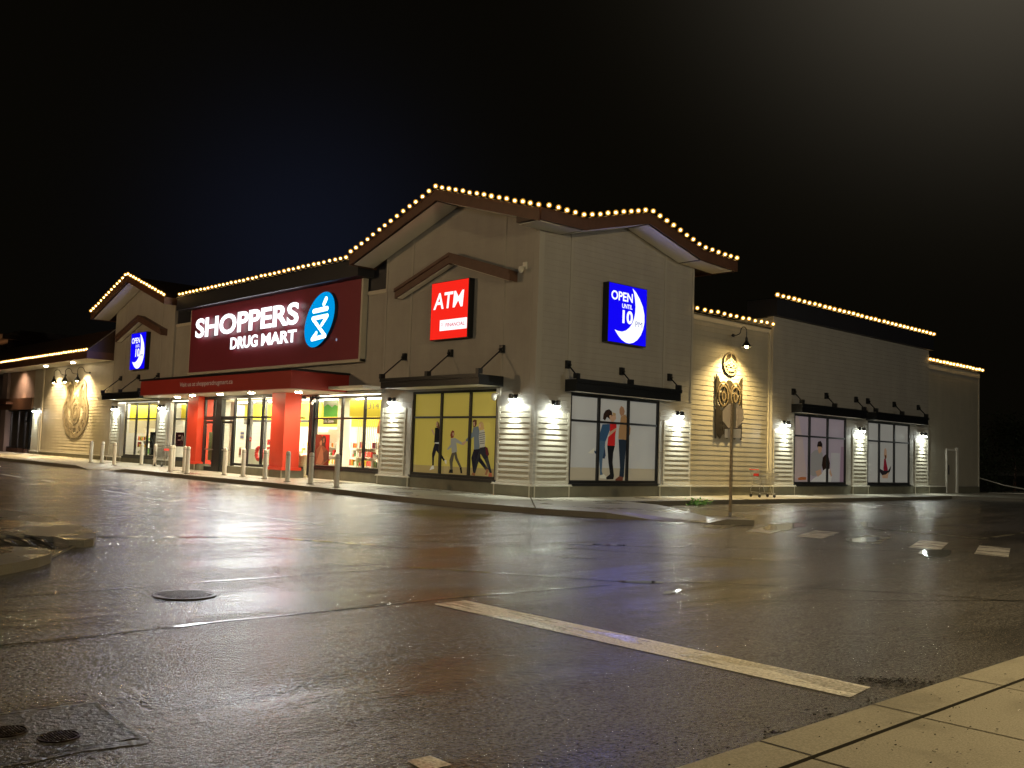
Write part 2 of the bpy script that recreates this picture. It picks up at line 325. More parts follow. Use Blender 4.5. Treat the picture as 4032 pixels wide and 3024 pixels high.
# near pavement at the lower right
b=MB(); ey=-18.80; by=-19.10
b.add([(-60,ey,gz(ey)+SW),(60,ey,gz(ey)+SW),(60,by,gz(by)+SW),(-60,by,gz(by)+SW)],[(0,1,2,3)])
b.add([(-60,ey+.035,gz(ey)-.03),(60,ey+.035,gz(ey)-.03),(60,ey+.035,gz(ey)+SW-.03),(-60,ey+.035,gz(ey)+SW-.03)],[(0,1,2,3)])
b.add([(-60,ey+.035,gz(ey)+SW-.03),(60,ey+.035,gz(ey)+SW-.03),(60,ey,gz(ey)+SW),(-60,ey,gz(ey)+SW)],[(0,1,2,3)])
b.cur=1; b.add([(-60,by,gz(by)+SW),(60,by,gz(by)+SW),(60,by,gz(by)+SW-.05),(-60,by,gz(by)+SW-.05)],[(0,1,2,3)])
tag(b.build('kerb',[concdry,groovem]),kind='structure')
b=MB()
x=-59.2
while x<40:
    b.box(x,x+1.237,-21.0,by-.013,gz(by)-.1,gz(by)+SW-.006); b.box(x,x+1.237,-24,-21.012,gz(by)-.1,gz(by)+SW-.007); x+=1.25
b.box(-60,60,-45,-24.02,-.3,gz(by)+SW-.01)
o_=tag(b.build('near_sidewalk',concdry),kind='structure')
bv=o_.modifiers.new('bevel','BEVEL'); bv.width=.008; bv.segments=1
b=MB(); b.add([(-60,-24,gz(by)+.05),(60,-24,gz(by)+.05),(60,by,gz(by)+.05),(-60,by,gz(by)+.05)],[(0,1,2,3)]); tag(b.build('near_sidewalk_bed',groovem),kind='structure')
b=MB()
for k in range(-20,25):
    xx=-16.69+k*1.25; b.add([(xx-.006,ey,gz(ey)+SW+.003),(xx+.006,ey,gz(ey)+SW+.003),(xx+.006,by,gz(by)+SW+.003),(xx-.006,by,gz(by)+SW+.003)],[(0,1,2,3)])
tag(b.build('kerb_joints',groovem),kind='structure')
# debris (wet leaves and grit) gathered along the kerb and on the slabs
b=MB(); rnd=random.Random(3)
def leaf(b,x,y,z,s):
    a=rnd.uniform(0,6.3); pts=[]
    for k in range(6):
        t=a+k*1.047; r_=s*rnd.uniform(.5,1); pts.append((x+math.cos(t)*r_,y+math.sin(t)*r_*.6,z+rnd.uniform(.002,.008)))
    b.add(pts,[tuple(range(6))])
for _ in range(900):
    x=rnd.gauss(-15.7,.75); y=ey+.05+abs(rnd.gauss(0,.13))*(.6+.8*(math.sin(x*5)**2)); leaf(b,x,y,gz(y)+.004,rnd.uniform(.008,.030))
for _ in range(260):
    x=rnd.uniform(-17.2,-13); y=rnd.uniform(-20.6,-18.9); leaf(b,x,y,gz(-19.1)+SW+.002,rnd.uniform(.005,.014))
for _ in range(420):
    t=rnd.random(); x=-14.22+.30*t+rnd.gauss(0,.06+.12*t); y=-18.10-.50*t+rnd.gauss(0,.05); leaf(b,x,y,gz(y)+.004,rnd.uniform(.007,.026))
for _ in range(120):
    x=rnd.gauss(-16.9,.5); y=rnd.gauss(-18.2,.25); leaf(b,x,max(y,ey+.05),gz(y)+.004,rnd.uniform(.005,.014))
tag(b.build('leaf_litter',pmat('wet_litter',(.018,.014,.008),.25,bump=(40,.01))),'dark wet leaf bits and grit gathered along the near kerb','litter',kind='stuff')
# islands at the left
islt=wet('island_concrete',(.12,.11,.085),(.20,.185,.145),50,.0015,.12,.36,pud=.45,puddle_amount=.85,big=.6)
def island(name,pts,h,mat=islt):
    b=MB(); n=len(pts); b.add([(x,y,gz(y)+h) for x,y in pts],[tuple(range(n))]); b.cur=1
    b.add([(x,y,gz(y)+h) for x,y in pts]+[(x,y,gz(y)-.05) for x,y in pts],[(i,(i+1)%n,(i+1)%n+n,i+n) for i in range(n)])
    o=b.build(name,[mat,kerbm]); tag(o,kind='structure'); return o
island('traffic_island',[(-15.38,9),(-15.38,-4.4),(-15.40,-5.2),(-15.50,-5.9),(-15.68,-6.6),(-15.92,-7.15),(-16.10,-7.30),(-16.28,-7.2),(-16.34,-6.7),(-16.55,-6.35),(-17.2,-6.2),(-26,-6.1),(-26,9)],.11)
island('island_gutter',[(-16.2,-6.2),(-16.2,-7.2),(-16.9,-8.4),(-26,-8.4),(-26,-6.0)],.03,isl)
island('traffic_island_nose',[(-16.93,-8.30),(-16.94,-8.55),(-17.05,-8.85),(-17.3,-9.2),(-17.7,-9.6),(-18.4,-10.1),(-20,-10.7),(-22,-11.2),(-26,-11.5),(-26,-7.7),(-18,-7.75),(-17.2,-7.9),(-17.02,-8.05)],.12)
for k,dx in enumerate((0,.22,.44)):
    b=MB(); b.tube([(-16.62-dx,-6.25,gz(-6.5)+.10),(-16.50-dx,-6.8,gz(-6.5)+.07),(-16.55-dx,-7.4,gz(-6.5)+.03)],.022,8); 
    tag(b.build('drain_rib',isl,smooth=True),'curved concrete rib beside the left traffic island, %s'%['nearest the island tip','middle of the three','farthest from the island tip'][k],'drain rib','ribs of the island gutter')
# road markings
def quad_mark(name,pts,mat,off=.004):
    b=MB(); gplane(b,pts,off); return tag(b.build(name,mat),kind='structure')
quad_mark('stop_line',[(-14.85,-13.76),(-14.40,-13.74),(-14.40,-18.27),(-14.82,-18.33)],paint)
for k in range(7):
    dx=-.03*k; yy=1.22*k
    if k in (2,): pass
    quad_mark('crosswalk_bar',[(-.36+dx,-13.63+yy),(-.40+dx,-14.25+yy),(-2.46+dx,-14.95+yy),(-2.46+dx,-14.35+yy)],paint if k in (0,1,3,4) else paintw)
quad_mark('lane_marking',[(1.87,-9.6),(2.0,-9.75),(1.75,-12.84),(1.55,-12.88)],paintw)
quad_mark('lane_marking',[(1.6,-12.86),(1.75,-12.99),(9.0,-12.42),(8.9,-12.28)],paintw)
for a_,c in (((7.55,-2.3),(6.8,-4.6)),((10.6,-2.3),(9.9,-4.6)),((13.8,-2.2),(12.9,-4.6)),((17.0,-2.2),(16.1,-4.6)),((4.6,-2.3),(3.8,-4.6))):
    quad_mark('parking_line',[(a_[0]-.06,a_[1]),(a_[0]+.06,a_[1]),(c[0]+.06,c[1]),(c[0]-.06,c[1])],paintw)
for y0,y1,x in ((18,15.6,-10.25),(13.7,11.9,-10.2),(7.4,5.2,-10.45),(4.0,2.2,-10.7)):
    quad_mark('lane_marking',[(x-.07,y0),(x+.07,y0),(x+.0,y1),(x-.14,y1)],paint)
quad_mark('lane_marking',[(-11.07,.1),(-10.95,.1),(-10.72,-5.2),(-10.86,-5.2)],paintw)
quad_mark('lane_marking',[(-18.08,-17.60),(-17.93,-17.60),(-17.93,-17.78),(-18.1,-17.78)],paint,.005)
def crack(pts,w,mat=seamm,name='asphalt_seam'):
    b=MB(); rn=random.Random(len(pts)*7+int(pts[0][0]*10)); fine=[]
    for (x0,y0),(x1,y1) in zip(pts,pts[1:]):
        n=max(2,int(math.hypot(x1-x0,y1-y0)/.3))
        fine+=[(x0+(x1-x0)*i/n+rn.gauss(0,.008),y0+(y1-y0)*i/n+rn.gauss(0,.012)) for i in range(n)]
    fine.append(pts[-1])
    for i in range(len(fine)-1):
        (x0,y0),(x1,y1)=fine[i],fine[i+1]; l=math.hypot(x1-x0,y1-y0); nx,ny=-(y1-y0)/l,(x1-x0)/l; wa=w*rn.uniform(.45,1.1)
        gplane(b,[(x0+nx*wa,y0+ny*wa),(x1+nx*wa,y1+ny*wa),(x1-nx*wa,y1-ny*wa),(x0-nx*wa,y0-ny*wa)],.004)
    return tag(b.build(name,mat),kind='structure')
crack([(-19.6,-11.3),(-15.5,-11.22),(-13.3,-11.15),(-11.6,-13.6)],.03)
crack([(-20,-13.66),(-17.6,-13.55),(-14.4,-13.52),(-12.0,-13.7)],.03)
crack([(-11.6,-13.6),(-10.6,-14.2),(-9.0,-16.2),(-8.0,-18.5)],.03)
crack([(-14.2,-6.2),(-11.9,-7.4),(-9.5,-9.9),(-7.4,-13.2)],.03)
crack([(-15.4,-5.9),(-13.0,-6.9),(-11.7,-9.2)],.05,puddle)
crack([(26,-6),(14,-5.4),(6,-6.0),(.5,-9.0)],.03)
crack([(-8,-10.5),(-3,-13.5),(3,-17.5)],.03)
crack([(-11.5,-15.4),(-6,-18.6)],.02)
def blob(name,cx,cy,rx,ry,ang,mat=puddle,n=26,off=.005,jag=.3):
    rn=random.Random(int(cx*31+cy*17)); b=MB(); pts=[]; ph=[rn.uniform(0,6.28) for _ in range(4)]
    for k in range(n):
        t=2*math.pi*k/n; rr=1+jag*(.5*math.sin(2*t+ph[0])+.3*math.sin(3*t+ph[1])+.25*math.sin(5*t+ph[2])+.15*math.sin(7*t+ph[3]))
        x,y=rx*rr*math.cos(t),ry*rr*math.sin(t); pts.append((cx+x*math.cos(ang)-y*math.sin(ang),cy+x*math.sin(ang)+y*math.cos(ang)))
    gplane(b,pts,off); return tag(b.build(name,mat),kind='structure')
for q in [(-.2,-9.0,1.5,.42,.4),(-1.7,-11.8,.9,.28,.3),(-3.1,-13.9,.8,.3,.3),(-11.45,-13.75,.34,.10,-.6),(-11.8,-14.5,.3,.05,.2),
          (-8.2,-10.2,.5,.10,-.7),(-10.2,-11.4,.35,.05,-.7),(-17.45,-13.56,.22,.035,.02),(-15.6,-13.5,.3,.03,0),
          (3.2,-9.4,1.1,.18,.5)]:
    blob('puddle',*q)
# utility patch with valve covers, manhole
quad_mark('asphalt_patch',[(-18.93,-15.62),(-19.0,-16.42),(-19.9,-16.5),(-21.0,-16.2),(-21,-15.2),(-19.5,-15.57)],patchm)
crack([(-21,-15.15),(-19.5,-15.55),(-18.93,-15.60)],.018,patchm,'patch_edge'); crack([(-18.93,-15.60),(-19.0,-16.44)],.02,patchm,'patch_edge')
crack([(-18.98,-16.50),(-19.3,-16.46),(-19.9,-16.50)],.05,patchm,'patch_edge')
iron=pmat('cast_iron',(.05,.035,.028),.28,metal=.75,noise=(30,.5),bump=(22,.01))
def cover(name,x,y,r_,label,grp=None):
    e=empty(name,(x,y,gz(y)),label,'manhole cover' if 'man' in name else 'valve cover',grp)
    b=MB(); b.lathe((x,y,gz(y)),[(r_*1.13,.002),(r_*1.13,.012),(r_*1.02,.012),(r_*1.02,.0)],32); b.build('rim',iron,e)
    b=MB(); b.lathe((x,y,gz(y)),[(r_,.007),(0.001,.008)],32)
    for i in range(-6,7):
        for j in range(-6,7):
            px,py=i*r_/6.5,j*r_/6.5
            if math.hypot(px,py)<r_*.9: b.box(x+px-r_*.045,x+px+r_*.045,y+py-r_*.045,y+py+r_*.045,gz(y)+.006,gz(y)+.014)
    b.build('lid',iron,e); return e
cover('manhole_cover',-16.73,-12.01,.28,'large round iron manhole cover on the wet road, reflecting the shop lights')
cover('valve_cover',-19.33,-16.18,.095,'small round iron valve cover nearer the corner of the dark asphalt patch','small valve covers in the patch')
cover('valve_cover',-19.52,-15.93,.095,'small round iron valve cover at the left edge of the photo','small valve covers in the patch')

# ---------------- the drugstore building ----------------
BLD=empty('drugstore_building',(0,0,0),'long cream drugstore with gabled corner tower, red sign panel and red entrance canopy','building')
def pier(F,u0,u1,s0,s1,ztop=3.6,sz=3.02,d=0,capz=.5,lab=None,inner=None,ext=(0,0)):
    if F is FB: capz+=.003
    ui=u0 if inner is None else inner
    """pier: plain wall with a framed panel of lapped boards between s0,s1"""
    b=MB(); b.wbox(F,ui,u1,.15,ztop,-.3,d); 
    b.wbox(F,u0+.02,u1,capz+.06,sz+.3,d,d+.012); o=b.build('pier',upper,BLD)
    b=MB(); b.lap(F,s0,s1,capz+.1,sz,d+.016,.177,.020); b.build('lap_siding',cream,o)
    b=MB(); b.wbox(F,s0-.09,s0,capz+.08,sz+.02,d,d+.035); b.wbox(F,s1,s1+.09,capz+.08,sz+.02,d,d+.035); b.wbox(F,s0-.09,s1+.09,capz+.06,capz+.10,d,d+.047)
    b.build('corner_board',trim,o)
    b=MB(); b.wbox(F,u0-.03-ext[0],u1+.03,-.1,capz,-.3,d+.07); b.build('base_course',stone,o)
    b=MB(); b.wbox(F,u0-.06-ext[1],u1+.06,capz,capz+.025,-.2,d+.115); b.wbox(F,u0-.05-ext[0],u1+.05,capz+.028,capz+.06,-.2,d+.09); b.build('base_cap',white,o)
    for uu in (u0+.02,u1-.07):
        b=MB(); b.wbox(F,uu,uu+.05,-.1,capz-.002,d+.07,d+.078); b.build('joint_strip',trim,o)
    return o
def window(F,u0,u1,z0,z1,muls,hm,d=0,graphic=None,rec=.06,post=()):
    e=empty('window',(0,0,0)); e.parent=BLD
    b=MB(); w=.07; D0,D1=d-rec-.05,d-rec+.05
    b.wbox(F,u0,u0+w,z0,z1,D0,D1); b.wbox(F,u1-w,u1,z0,z1,D0,D1); b.wbox(F,u0+w,u1-w,z0,z0+w+.03,D0,D1); b.wbox(F,u0+w,u1-w,z1-w-.03,z1,D0,D1)
    for m in muls: b.wbox(F,m-.045,m+.045,z0+w+.03,z1-w-.03,D0+.002,D1-.002)
    xs=[u0+w]+[q for m in muls for q in (m-.045,m+.045)]+[u1-w]
    for i in range(0,len(xs),2): b.wbox(F,xs[i],xs[i+1],hm-.035,hm+.035,D0+.004,D1-.004)
    b.build('frame',frame,e)
    b=MB(); b.sheet(F,[(u0+w,z0+w),(u1-w,z0+w),(u1-w,z1-w),(u0+w,z1-w)],d-rec); b.build('pane',glass,e)
    b=MB(); b.wbox(F,u0-.05,u1+.05,z0-.09,z0,d-.3,d+.06); b.build('sill',frame,e)
    if graphic: graphic(F,u0,u1,z0,z1,d-rec-.03,e)
    return e
def plain(F,u0,u1,z0,z1,d=0,mat=upper,name='wall'):
    b=MB(); b.wbox(F,u0,u1,z0,z1,d-.3,d); return b.build(name,mat,BLD)
def underwin(F,u0,u1,z1=.56,d=0):
    b=MB(); b.wbox(F,u0,u1,-.1,z1,d-.3,d+.035); return b.build('base_course',stone,BLD)
def batten(F,u,z0,z1,d=0):
    b=MB(); b.wbox(F,u-.055,u+.055,z0,z1,d,d+.02); b.build('batten',trimd,BLD)
trimd=pmat('batten_paint',(.38,.36,.31),.7)
# gable outlines (top of the roof)
GA=[(-1.05,8.93),(4.05,10.42),(9.15,8.78)]
GB=[(-1.05,8.97),(.95,9.0),(4.15,9.82),(7.2,9.05),(9.35,8.98)]
GL=[(25.95,8.80),(31.0,10.46),(36.1,8.80)]
def prof(g,u):
    for (a0,z0),(a1,z1) in zip(g,g[1:]):
        if a0<=u<=a1: return z0+(z1-z0)*(u-a0)/(a1-a0)
def gable_wall(F,g,u0,u1,zb,d=0):
    pts=[(u0,zb),(u1,zb),(u1,prof(g,u1)-.25)]+[(u,z-.25) for u,z in reversed(g) if u0<u<u1]+[(u0,prof(g,u0)-.25)]
    b=MB(); b.prism(F,pts,d-.3,d); return b.build('wall',upper,BLD)
gable_wall(FA,GA,.302,8.26,3.6); gable_wall(FB,GB,0,8.2,3.6); gable_wall(FA,GL,27.0,35.05,3.62)
# tower side returns
b=MB(); b.box(.302,6,8.16,8.262,0,8.6); b.build('side_wall',upper,BLD)
b=MB(); b.box(8.05,8.2,.3,8,0,8.9); b.build('side_wall',upper,BLD)
b=MB(); b.box(.302,6,27.0,27.1,0,8.7); b.build('side_wall',upper,BLD)
b=MB(); b.box(.302,6,34.95,35.06,0,8.7); b.build('side_wall',upper,BLD)
def roof_slab(F,g,d0,d1,th=.3,name='roof'):
    pts=[(u,z-.02) for u,z in g]+[(u,z-th) for u,z in reversed(g)]
    b=MB(); b.prism(F,pts,d0,d1); return b.build(name,roofm,BLD)
def fascia(F,g,d,h=.36,th=.05,ends=(1,1)):
    b=MB(); 
    for (u0,z0),(u1,z1) in zip(g,g[1:]):
        b.prism(F,[(u0,z0),(u1,z1),(u1,z1-h),(u0,z0-h)],d,d+th)
    if ends[0]: b.prism(F,[(g[0][0]-.0,g[0][1]),(g[0][0]-.04,g[0][1]),(g[0][0]-.04,g[0][1]-h),(g[0][0],g[0][1]-h)],-1,d+th)
    if ends[1]: b.prism(F,[(g[-1][0]+.04,g[-1][1]),(g[-1][0],g[-1][1]),(g[-1][0],g[-1][1]-h),(g[-1][0]+.04,g[-1][1]-h)],-1,d+th)
    o=b.build('fascia',brown,BLD)
    b=MB(); 
    for (u0,z0),(u1,z1) in zip(g,g[1:]): b.prism(F,[(u0,z0+.012),(u1,z1+.012),(u1,z1-.03),(u0,z0-.03)],d+th,d+th+.02)
    b.build('drip_edge',pmat('copper_flashing',(.16,.07,.035),.35,metal=.4),o); return o
def soffits(F,g,d0,d1,h=.335,wall=None):
    """pale panels under the overhang, framed by dark gaps"""
    for (u0,z0),(u1,z1) in zip(g,g[1:]):
        s=(z1-z0)/(u1-u0); a,c=u0+.07,u1-.07
        b=MB(); b.prism(F,[(a,z0+s*.07-h),(c,z1-s*.07-h),(c,z1-s*.07-h-.02),(a,z0+s*.07-h-.02)],d0+.05,d1-.10); b.build('soffit',soffit,BLD)
roof_slab(FA,GA,-.3,1.05); roof_slab(FA,[(.05,prof(GA,.05)-.001),(4.05,10.419),(9.15,8.779)],-9,-.301); fascia(FA,GA,1.05,ends=(0,1)); soffits(FA,GA,.0,1.05)
roof_slab(FB,GB[1:],-5,1.05); roof_slab(FB,GB[:2],0.0,1.05)
fascia(FB,GB,1.05,ends=(0,1)); soffits(FB,GB[1:],.0,1.05); soffits(FB,GB[:2],.0,1.05)
roof_slab(FA,GL,-9,1.05); fascia(FA,GL,1.05); soffits(FA,GL,.0,1.05)
# battens on tower walls
for F,us in ((FA,(.16,1.62,6.62,8.2)),(FB,(.16,1.5,6.46,8.13)),(FA,(27.07,28.6,33.4,34.98))):
    g=GA if us[0]<1 and F is FA else (GB if F is FB else GL)
    for u in us: batten(F,u,4.0 if us.index(u) in (1,2) else 3.62,prof(g,u)-.36)
b=MB(); b.box(-.035,.09,-.035,.09,.57,8.60); b.build('corner_post',trimd,BLD)
# small decorative gables over the signs
def small_gable(yc):
    b=MB(); g=[(yc-3.12,7.40),(yc,8.36),(yc+3.12,7.40)]
    for i in (0,1):
        (u0,z0),(u1,z1)=g[i],g[i+1]
        b.prism(FA,[(u0,z0),(u1,z1),(u1,z1-.34),(u0,z0-.34)],0.0,.35)
        b.prism(FA,[(u0,z0+.02),(u1,z1+.02),(u1,z1-.10),(u0,z0-.10)],.35,.40)
    o=b.build('gable_beam',brownl,BLD)
    b=MB()
    for i in (0,1):
        (u0,z0),(u1,z1)=g[i],g[i+1]; s=(z1-z0)/(u1-u0)
        b.prism(FA,[(u0+.1,z0+s*.1-.341),(u1-.1,z1-s*.1-.341),(u1-.1,z1-s*.1-.365),(u0+.1,z0+s*.1-.365)],.06,.28)
    b.build('soffit',soffit,o)
small_gable(4.1); small_gable(31.0)

# piers
pier(FA,0.0,1.74,.16,1.55,inner=.302,ext=(.038,.053)); pier(FA,6.30,8.26,6.75,8.05)
pier(FB,0.0,1.66,.16,1.50,sz=2.86); pier(FB,6.28,8.18,6.62,8.05,sz=2.86)
pier(FA,26.95,28.55,27.25,28.35); pier(FA,33.0,35.1,33.6,34.9)
pier(FB,13.7,15.44,13.9,15.25,sz=2.86,d=.0); plain(FB,19.92,20.4,.5,3.62); pier(FB,20.4,21.94,20.55,21.75,sz=2.86); plain(FB,26.38,26.8,.5,3.62); pier(FB,26.8,28.5,26.98,28.3,sz=2.86)
pier(FA,47.4,49.1,47.6,48.9,ztop=6.1)
for F,u0,u1 in ((FA,1.74,6.3),(FB,1.66,6.28),(FA,28.55,33.0),(FB,15.44,20.4),(FB,21.94,26.8)): underwin(F,u0,u1)
underwin(FA,8.26,13.35,z1=.6,d=-.1); underwin(FA,21.9,26.95,z1=.6,d=-.1)
# red sign section wall, between the towers
plain(FA,8.262,27.0,3.57,7.57,d=-.1)
b=MB(); b.wbox(FA,8.27,26.99,7.45,7.60,-.12,-.05); b.wbox(FA,8.27,12,3.55,3.72,-.12,-.04); b.wbox(FA,24,26.95,3.55,3.72,-.12,-.04); b.build('wall_trim',trim,BLD)
b=MB(); b.wbox(FA,8.27,26.99,7.60,8.72,-1.5,-.14); b.wbox(FA,9.3,25.5,8.12,8.76,-1.4,.62); o=b.build('parapet',darkp,BLD)
b=MB(); b.wbox(FA,9.28,25.52,8.76,8.80,-1.4,.66); b.build('parapet_cap',darkm,o)
# mural wall and tall bay on the side front
b=MB(); b.wbox(FB,8.2,13.7,.1,6.98,-.5,-.16); b.build('wall',upper,BLD)
b=MB(); b.lap(FB,8.25,13.62,.56,6.80,-.158,.19,.014); b.build('lap_siding',cream,BLD)
b=MB(); b.wbox(FB,13.60,13.69,.5,6.98,-.16,-.10); b.wbox(FB,8.2,13.62,6.80,6.99,-.16,-.12); b.build('corner_board',trim,BLD)
b=MB(); b.wbox(FB,8.2,13.7,-.1,.49,-.3,-.09); b.build('base_course',stone,BLD)
b=MB(); b.wbox(FB,8.2,13.7,.49,.515,-.3,-.06); b.wbox(FB,8.2,13.7,.52,.55,-.3,-.09); b.build('base_cap',white,BLD)
b=MB(); b.wbox(FB,8.2,13.7,6.99,7.05,-.6,-.08); b.build('parapet_cap',darkm,BLD)
plain(FB,13.70,28.5,3.6,7.54)
for u0,u1 in ((13.7,13.85),(28.35,28.5)):
    b=MB(); b.box(u0,u1,.302,6,0,7.5); b.build('side_wall',trim,BLD)
b=MB(); b.wbox(FB,13.58,28.62,7.54,8.24,-1.2,.22); o=b.build('parapet',darkp,BLD)
b=MB(); b.wbox(FB,13.55,28.65,8.24,8.28,-1.2,.26); b.build('parapet_cap',darkm,o)
# far bay with the steel door
plain(FB,28.5,35.4,.5,6.86,d=-.16); b=MB(); b.box(35.2,35.4,.16,10,0,6.86); b.build('side_wall',upper,BLD)
b=MB(); b.lap(FB,28.55,35.35,.56,6.5,-.159,.19,.012); b.build('lap_siding',cream,BLD)
b=MB(); b.wbox(FB,28.5,35.42,6.62,6.90,-.16,-.10); b.wbox(FB,35.3,35.42,.5,6.62,-.16,-.12); b.build('wall_trim',trim,BLD)
b=MB(); b.wbox(FB,28.5,35.4,-.1,.49,-.3,-.11); b.build('base_course',stone,BLD)
b=MB(); b.wbox(FB,28.5,30.7,.49,.54,-.3,-.07); b.build('base_cap',white,BLD)
b=MB(); b.wbox(FB,28.45,35.5,6.90,6.97,-.6,-.04); b.build('parapet_cap',darkm,BLD)
e=empty('steel_door'); e.parent=BLD
b=MB(); b.wbox(FB,31.05,32.15,.16,2.42,-.2,-.10); b.build('door_leaf',pmat('door_paint',(.36,.33,.26),.5),e)
b=MB(); b.wbox(FB,31.15,31.2,1.15,1.65,-.1,-.05); b.build('handle',black,e)
b=MB(); b.wbox(FB,30.95,31.05,.16,2.52,-.2,-.08); b.wbox(FB,32.15,32.35,.16,2.6,-.2,-.04); b.wbox(FB,31.05,32.15,2.42,2.52,-.2,-.08); b.build('door_frame',white,e)
# left mural wall with deep eave
b=MB(); b.wbox(FA,35.06,47.4,.1,6.1,-.5,-.05); b.build('wall',upper,BLD)
b=MB(); b.lap(FA,35.15,47.2,.60,6.05,-.048,.19,.028); b.build('lap_siding',cream,BLD)
b=MB(); b.wbox(FA,47.2,47.4,.3,6.1,-.048,.02); b.build('corner_board',trim,BLD)
b=MB(); b.wbox(FA,35.1,47.4,-.1,.52,-.3,.02); b.build('base_course',stone,BLD)
b=MB(); b.wbox(FA,35.1,47.4,.52,.57,-.3,.05); b.build('base_cap',white,BLD)
b=MB(); b.prism(FA,[(35.2,6.10),(62,6.10),(62,6.14),(35.2,6.14)],-.2,1.45); b.build('soffit',soffit,BLD)
b=MB(); b.wbox(FA,35.2,62,6.08,6.50,1.45,1.52); b.wbox(FA,35.14,35.2,6.08,6.50,-.1,1.52); b.build('fascia',brown,BLD)
b=MB(); prm=[(1.52,6.5),(-.1,7.95),(-6,7.95),(-6,6.14),(1.45,6.14)]
b.add([(-d,35.15,z) for d,z in prm]+[(-d,62,z) for d,z in prm],[tuple(range(5)),tuple(range(9,4,-1))]+[(i,(i+1)%5,(i+1)%5+5,i+5) for i in range(5)]); b.build('roof',roofm,BLD)
b=MB(); b.tube([(-1.54,35.17,6.53),(.1,35.17,7.97)],.03,6); b.build('roof_flashing',galv,BLD)
# awnings with rods
def awning(F,u0,u1,z0,z1,D,rods,zb,d0=0):
    b=MB(); b.wbox(F,u0,u1,z0+.03,z1,d0+.02,d0+D-.04); b.wbox(F,u0,u1,z0,z1-.02,d0+D-.04,d0+D); b.wbox(F,u0-.05,u1+.05,z1-.10,z1+.03,d0+D,d0+D+.05)
    b.wbox(F,u0-.04,u0,z0,z1+.01,d0+.02,d0+D); b.wbox(F,u1,u1+.04,z0,z1+.01,d0+.02,d0+D)
    o=b.build('awning',darkm,BLD)
    b=MB(); b.wbox(F,u0+.01,u1-.01,z0+.01,z0+.03,d0+.03,d0+D-.05); b.build('soffit',soffit,o)
    for u in rods:
        b=MB(); b.wbox(F,u-.09,u+.09,zb-.13,zb+.13,d0,d0+.10); b.tube([F(u,zb-.02,d0+.08),F(u,z1+.12,d0+D-.06)],.026,8); b.wbox(F,u-.07,u+.07,z1+.031,z1+.20,d0+D-.16,d0+D+.02)
        b.tube([F(u,zb-.05,d0+.08),F(u,zb,d0+.16)],.05,8); b.build('support_rod',darkm,o)
    return o
awning(FA,1.5,6.78,3.67,3.99,1.08,(1.55,4.2,6.85),4.9)
awning(FA,28.45,33.6,3.70,4.03,1.08,(28.6,31.2,33.75),4.98)
awning(FB,1.38,6.80,3.57,3.95,.52,(1.42,4.11,6.78),4.45)
awning(FB,15.2,20.76,3.62,3.96,.52,(15.26,18.0,20.69),4.5)
awning(FB,21.76,27.25,3.62,3.96,.52,(21.83,24.53,27.2),4.5)
# red entrance canopy
CX=2.5
b=MB(); b.wbox(FA,10.65,24.75,3.68,4.36,-.1,CX); b.build('entrance_canopy',redc,BLD)
cano=BLD.children[-1]
b=MB(); b.wbox(FA,10.58,24.82,4.36,4.44,-.1,CX+.07); b.build('canopy_cap',darkm,cano)
b=MB(); b.wbox(FA,10.72,24.68,3.655,3.68,-.05,CX-.12); b.build('soffit',soffit,cano)
for y0 in (13.15,21.05):
    b=MB(); b.box(-1.25,-.5,y0,y0+1.08,.62,3.66); o=b.build('pillar',redpil,BLD)
    b=MB(); b.box(-1.33,-.42,y0-.09,y0+1.17,.50,.62); b.build('pillar_foot',pmat('red_trim',(.70,.05,.02),.4),o)
    b=MB(); b.box(-1.27,-.48,y0-.02,y0+1.10,-.05,.50); b.build('base_course',stone,o)
    b=MB(); b.box(-1.285,-1.27,y0-.02,y0+.06,.0,.50); b.box(-1.285,-1.27,y0+1.02,y0+1.10,.0,.5); b.build('joint_strip',trim,o)
# windows of the red section
window(FA,8.3,13.1,.65,3.56,(9.49,11.06),2.66,d=-.08); window(FA,22.25,26.7,.62,3.56,(23.8,25.25),2.66,d=-.08)
window(FA,28.62,32.9,.60,3.62,(29.8,31.4),2.68)
for u0,u1 in ((13.1,13.4),(21.9,22.25)):
    b=MB(); b.wbox(FA,u0,u1,.3,3.57,-.3,-.02); b.build('corner_mullion',frame,BLD)
# vestibule
e=empty('entrance_vestibule'); e.parent=BLD
XV=-.9
b=MB(); yz=[(14.3,.55),(21.0,.55)]
def vb(y0,y1,z0,z1,t=.05): b.box(XV-t,XV+t,y0,y1,z0,z1)
vb(14.23,21.05,3.5,3.64); 
for y in (14.26,15.56,16.82,18.07,19.4,20.0,21.0): vb(y-.055,y+.055,.6 if not 18<y<20.9 else .2,3.5,.048)
vb(19.2,19.72,.2,3.5,.10)
vb(14.3,18.0,2.63,2.71,.04); vb(18.1,19.2,2.55,2.72,.06); vb(19.7,20.95,2.55,2.72,.06); vb(14.3,18.05,.55,.66,.05)
b.build('frame',frame,e)
for u0,u1 in ((14.2,18.3),(20.75,21.05)):
    b=MB(); b.box(XV-.3,XV+.2,u0,u1,-.05,.52); b.build('base_course',stone,e)
b=MB(); b.add([(XV,14.3,.6),(XV,18.05,.6),(XV,18.05,3.5),(XV,14.3,3.5)],[(0,1,2,3)]); b.add([(XV,18.1,2.7),(XV,21,2.7),(XV,21,3.5),(XV,18.1,3.5)],[(0,1,2,3)]); b.build('pane',glass,e)
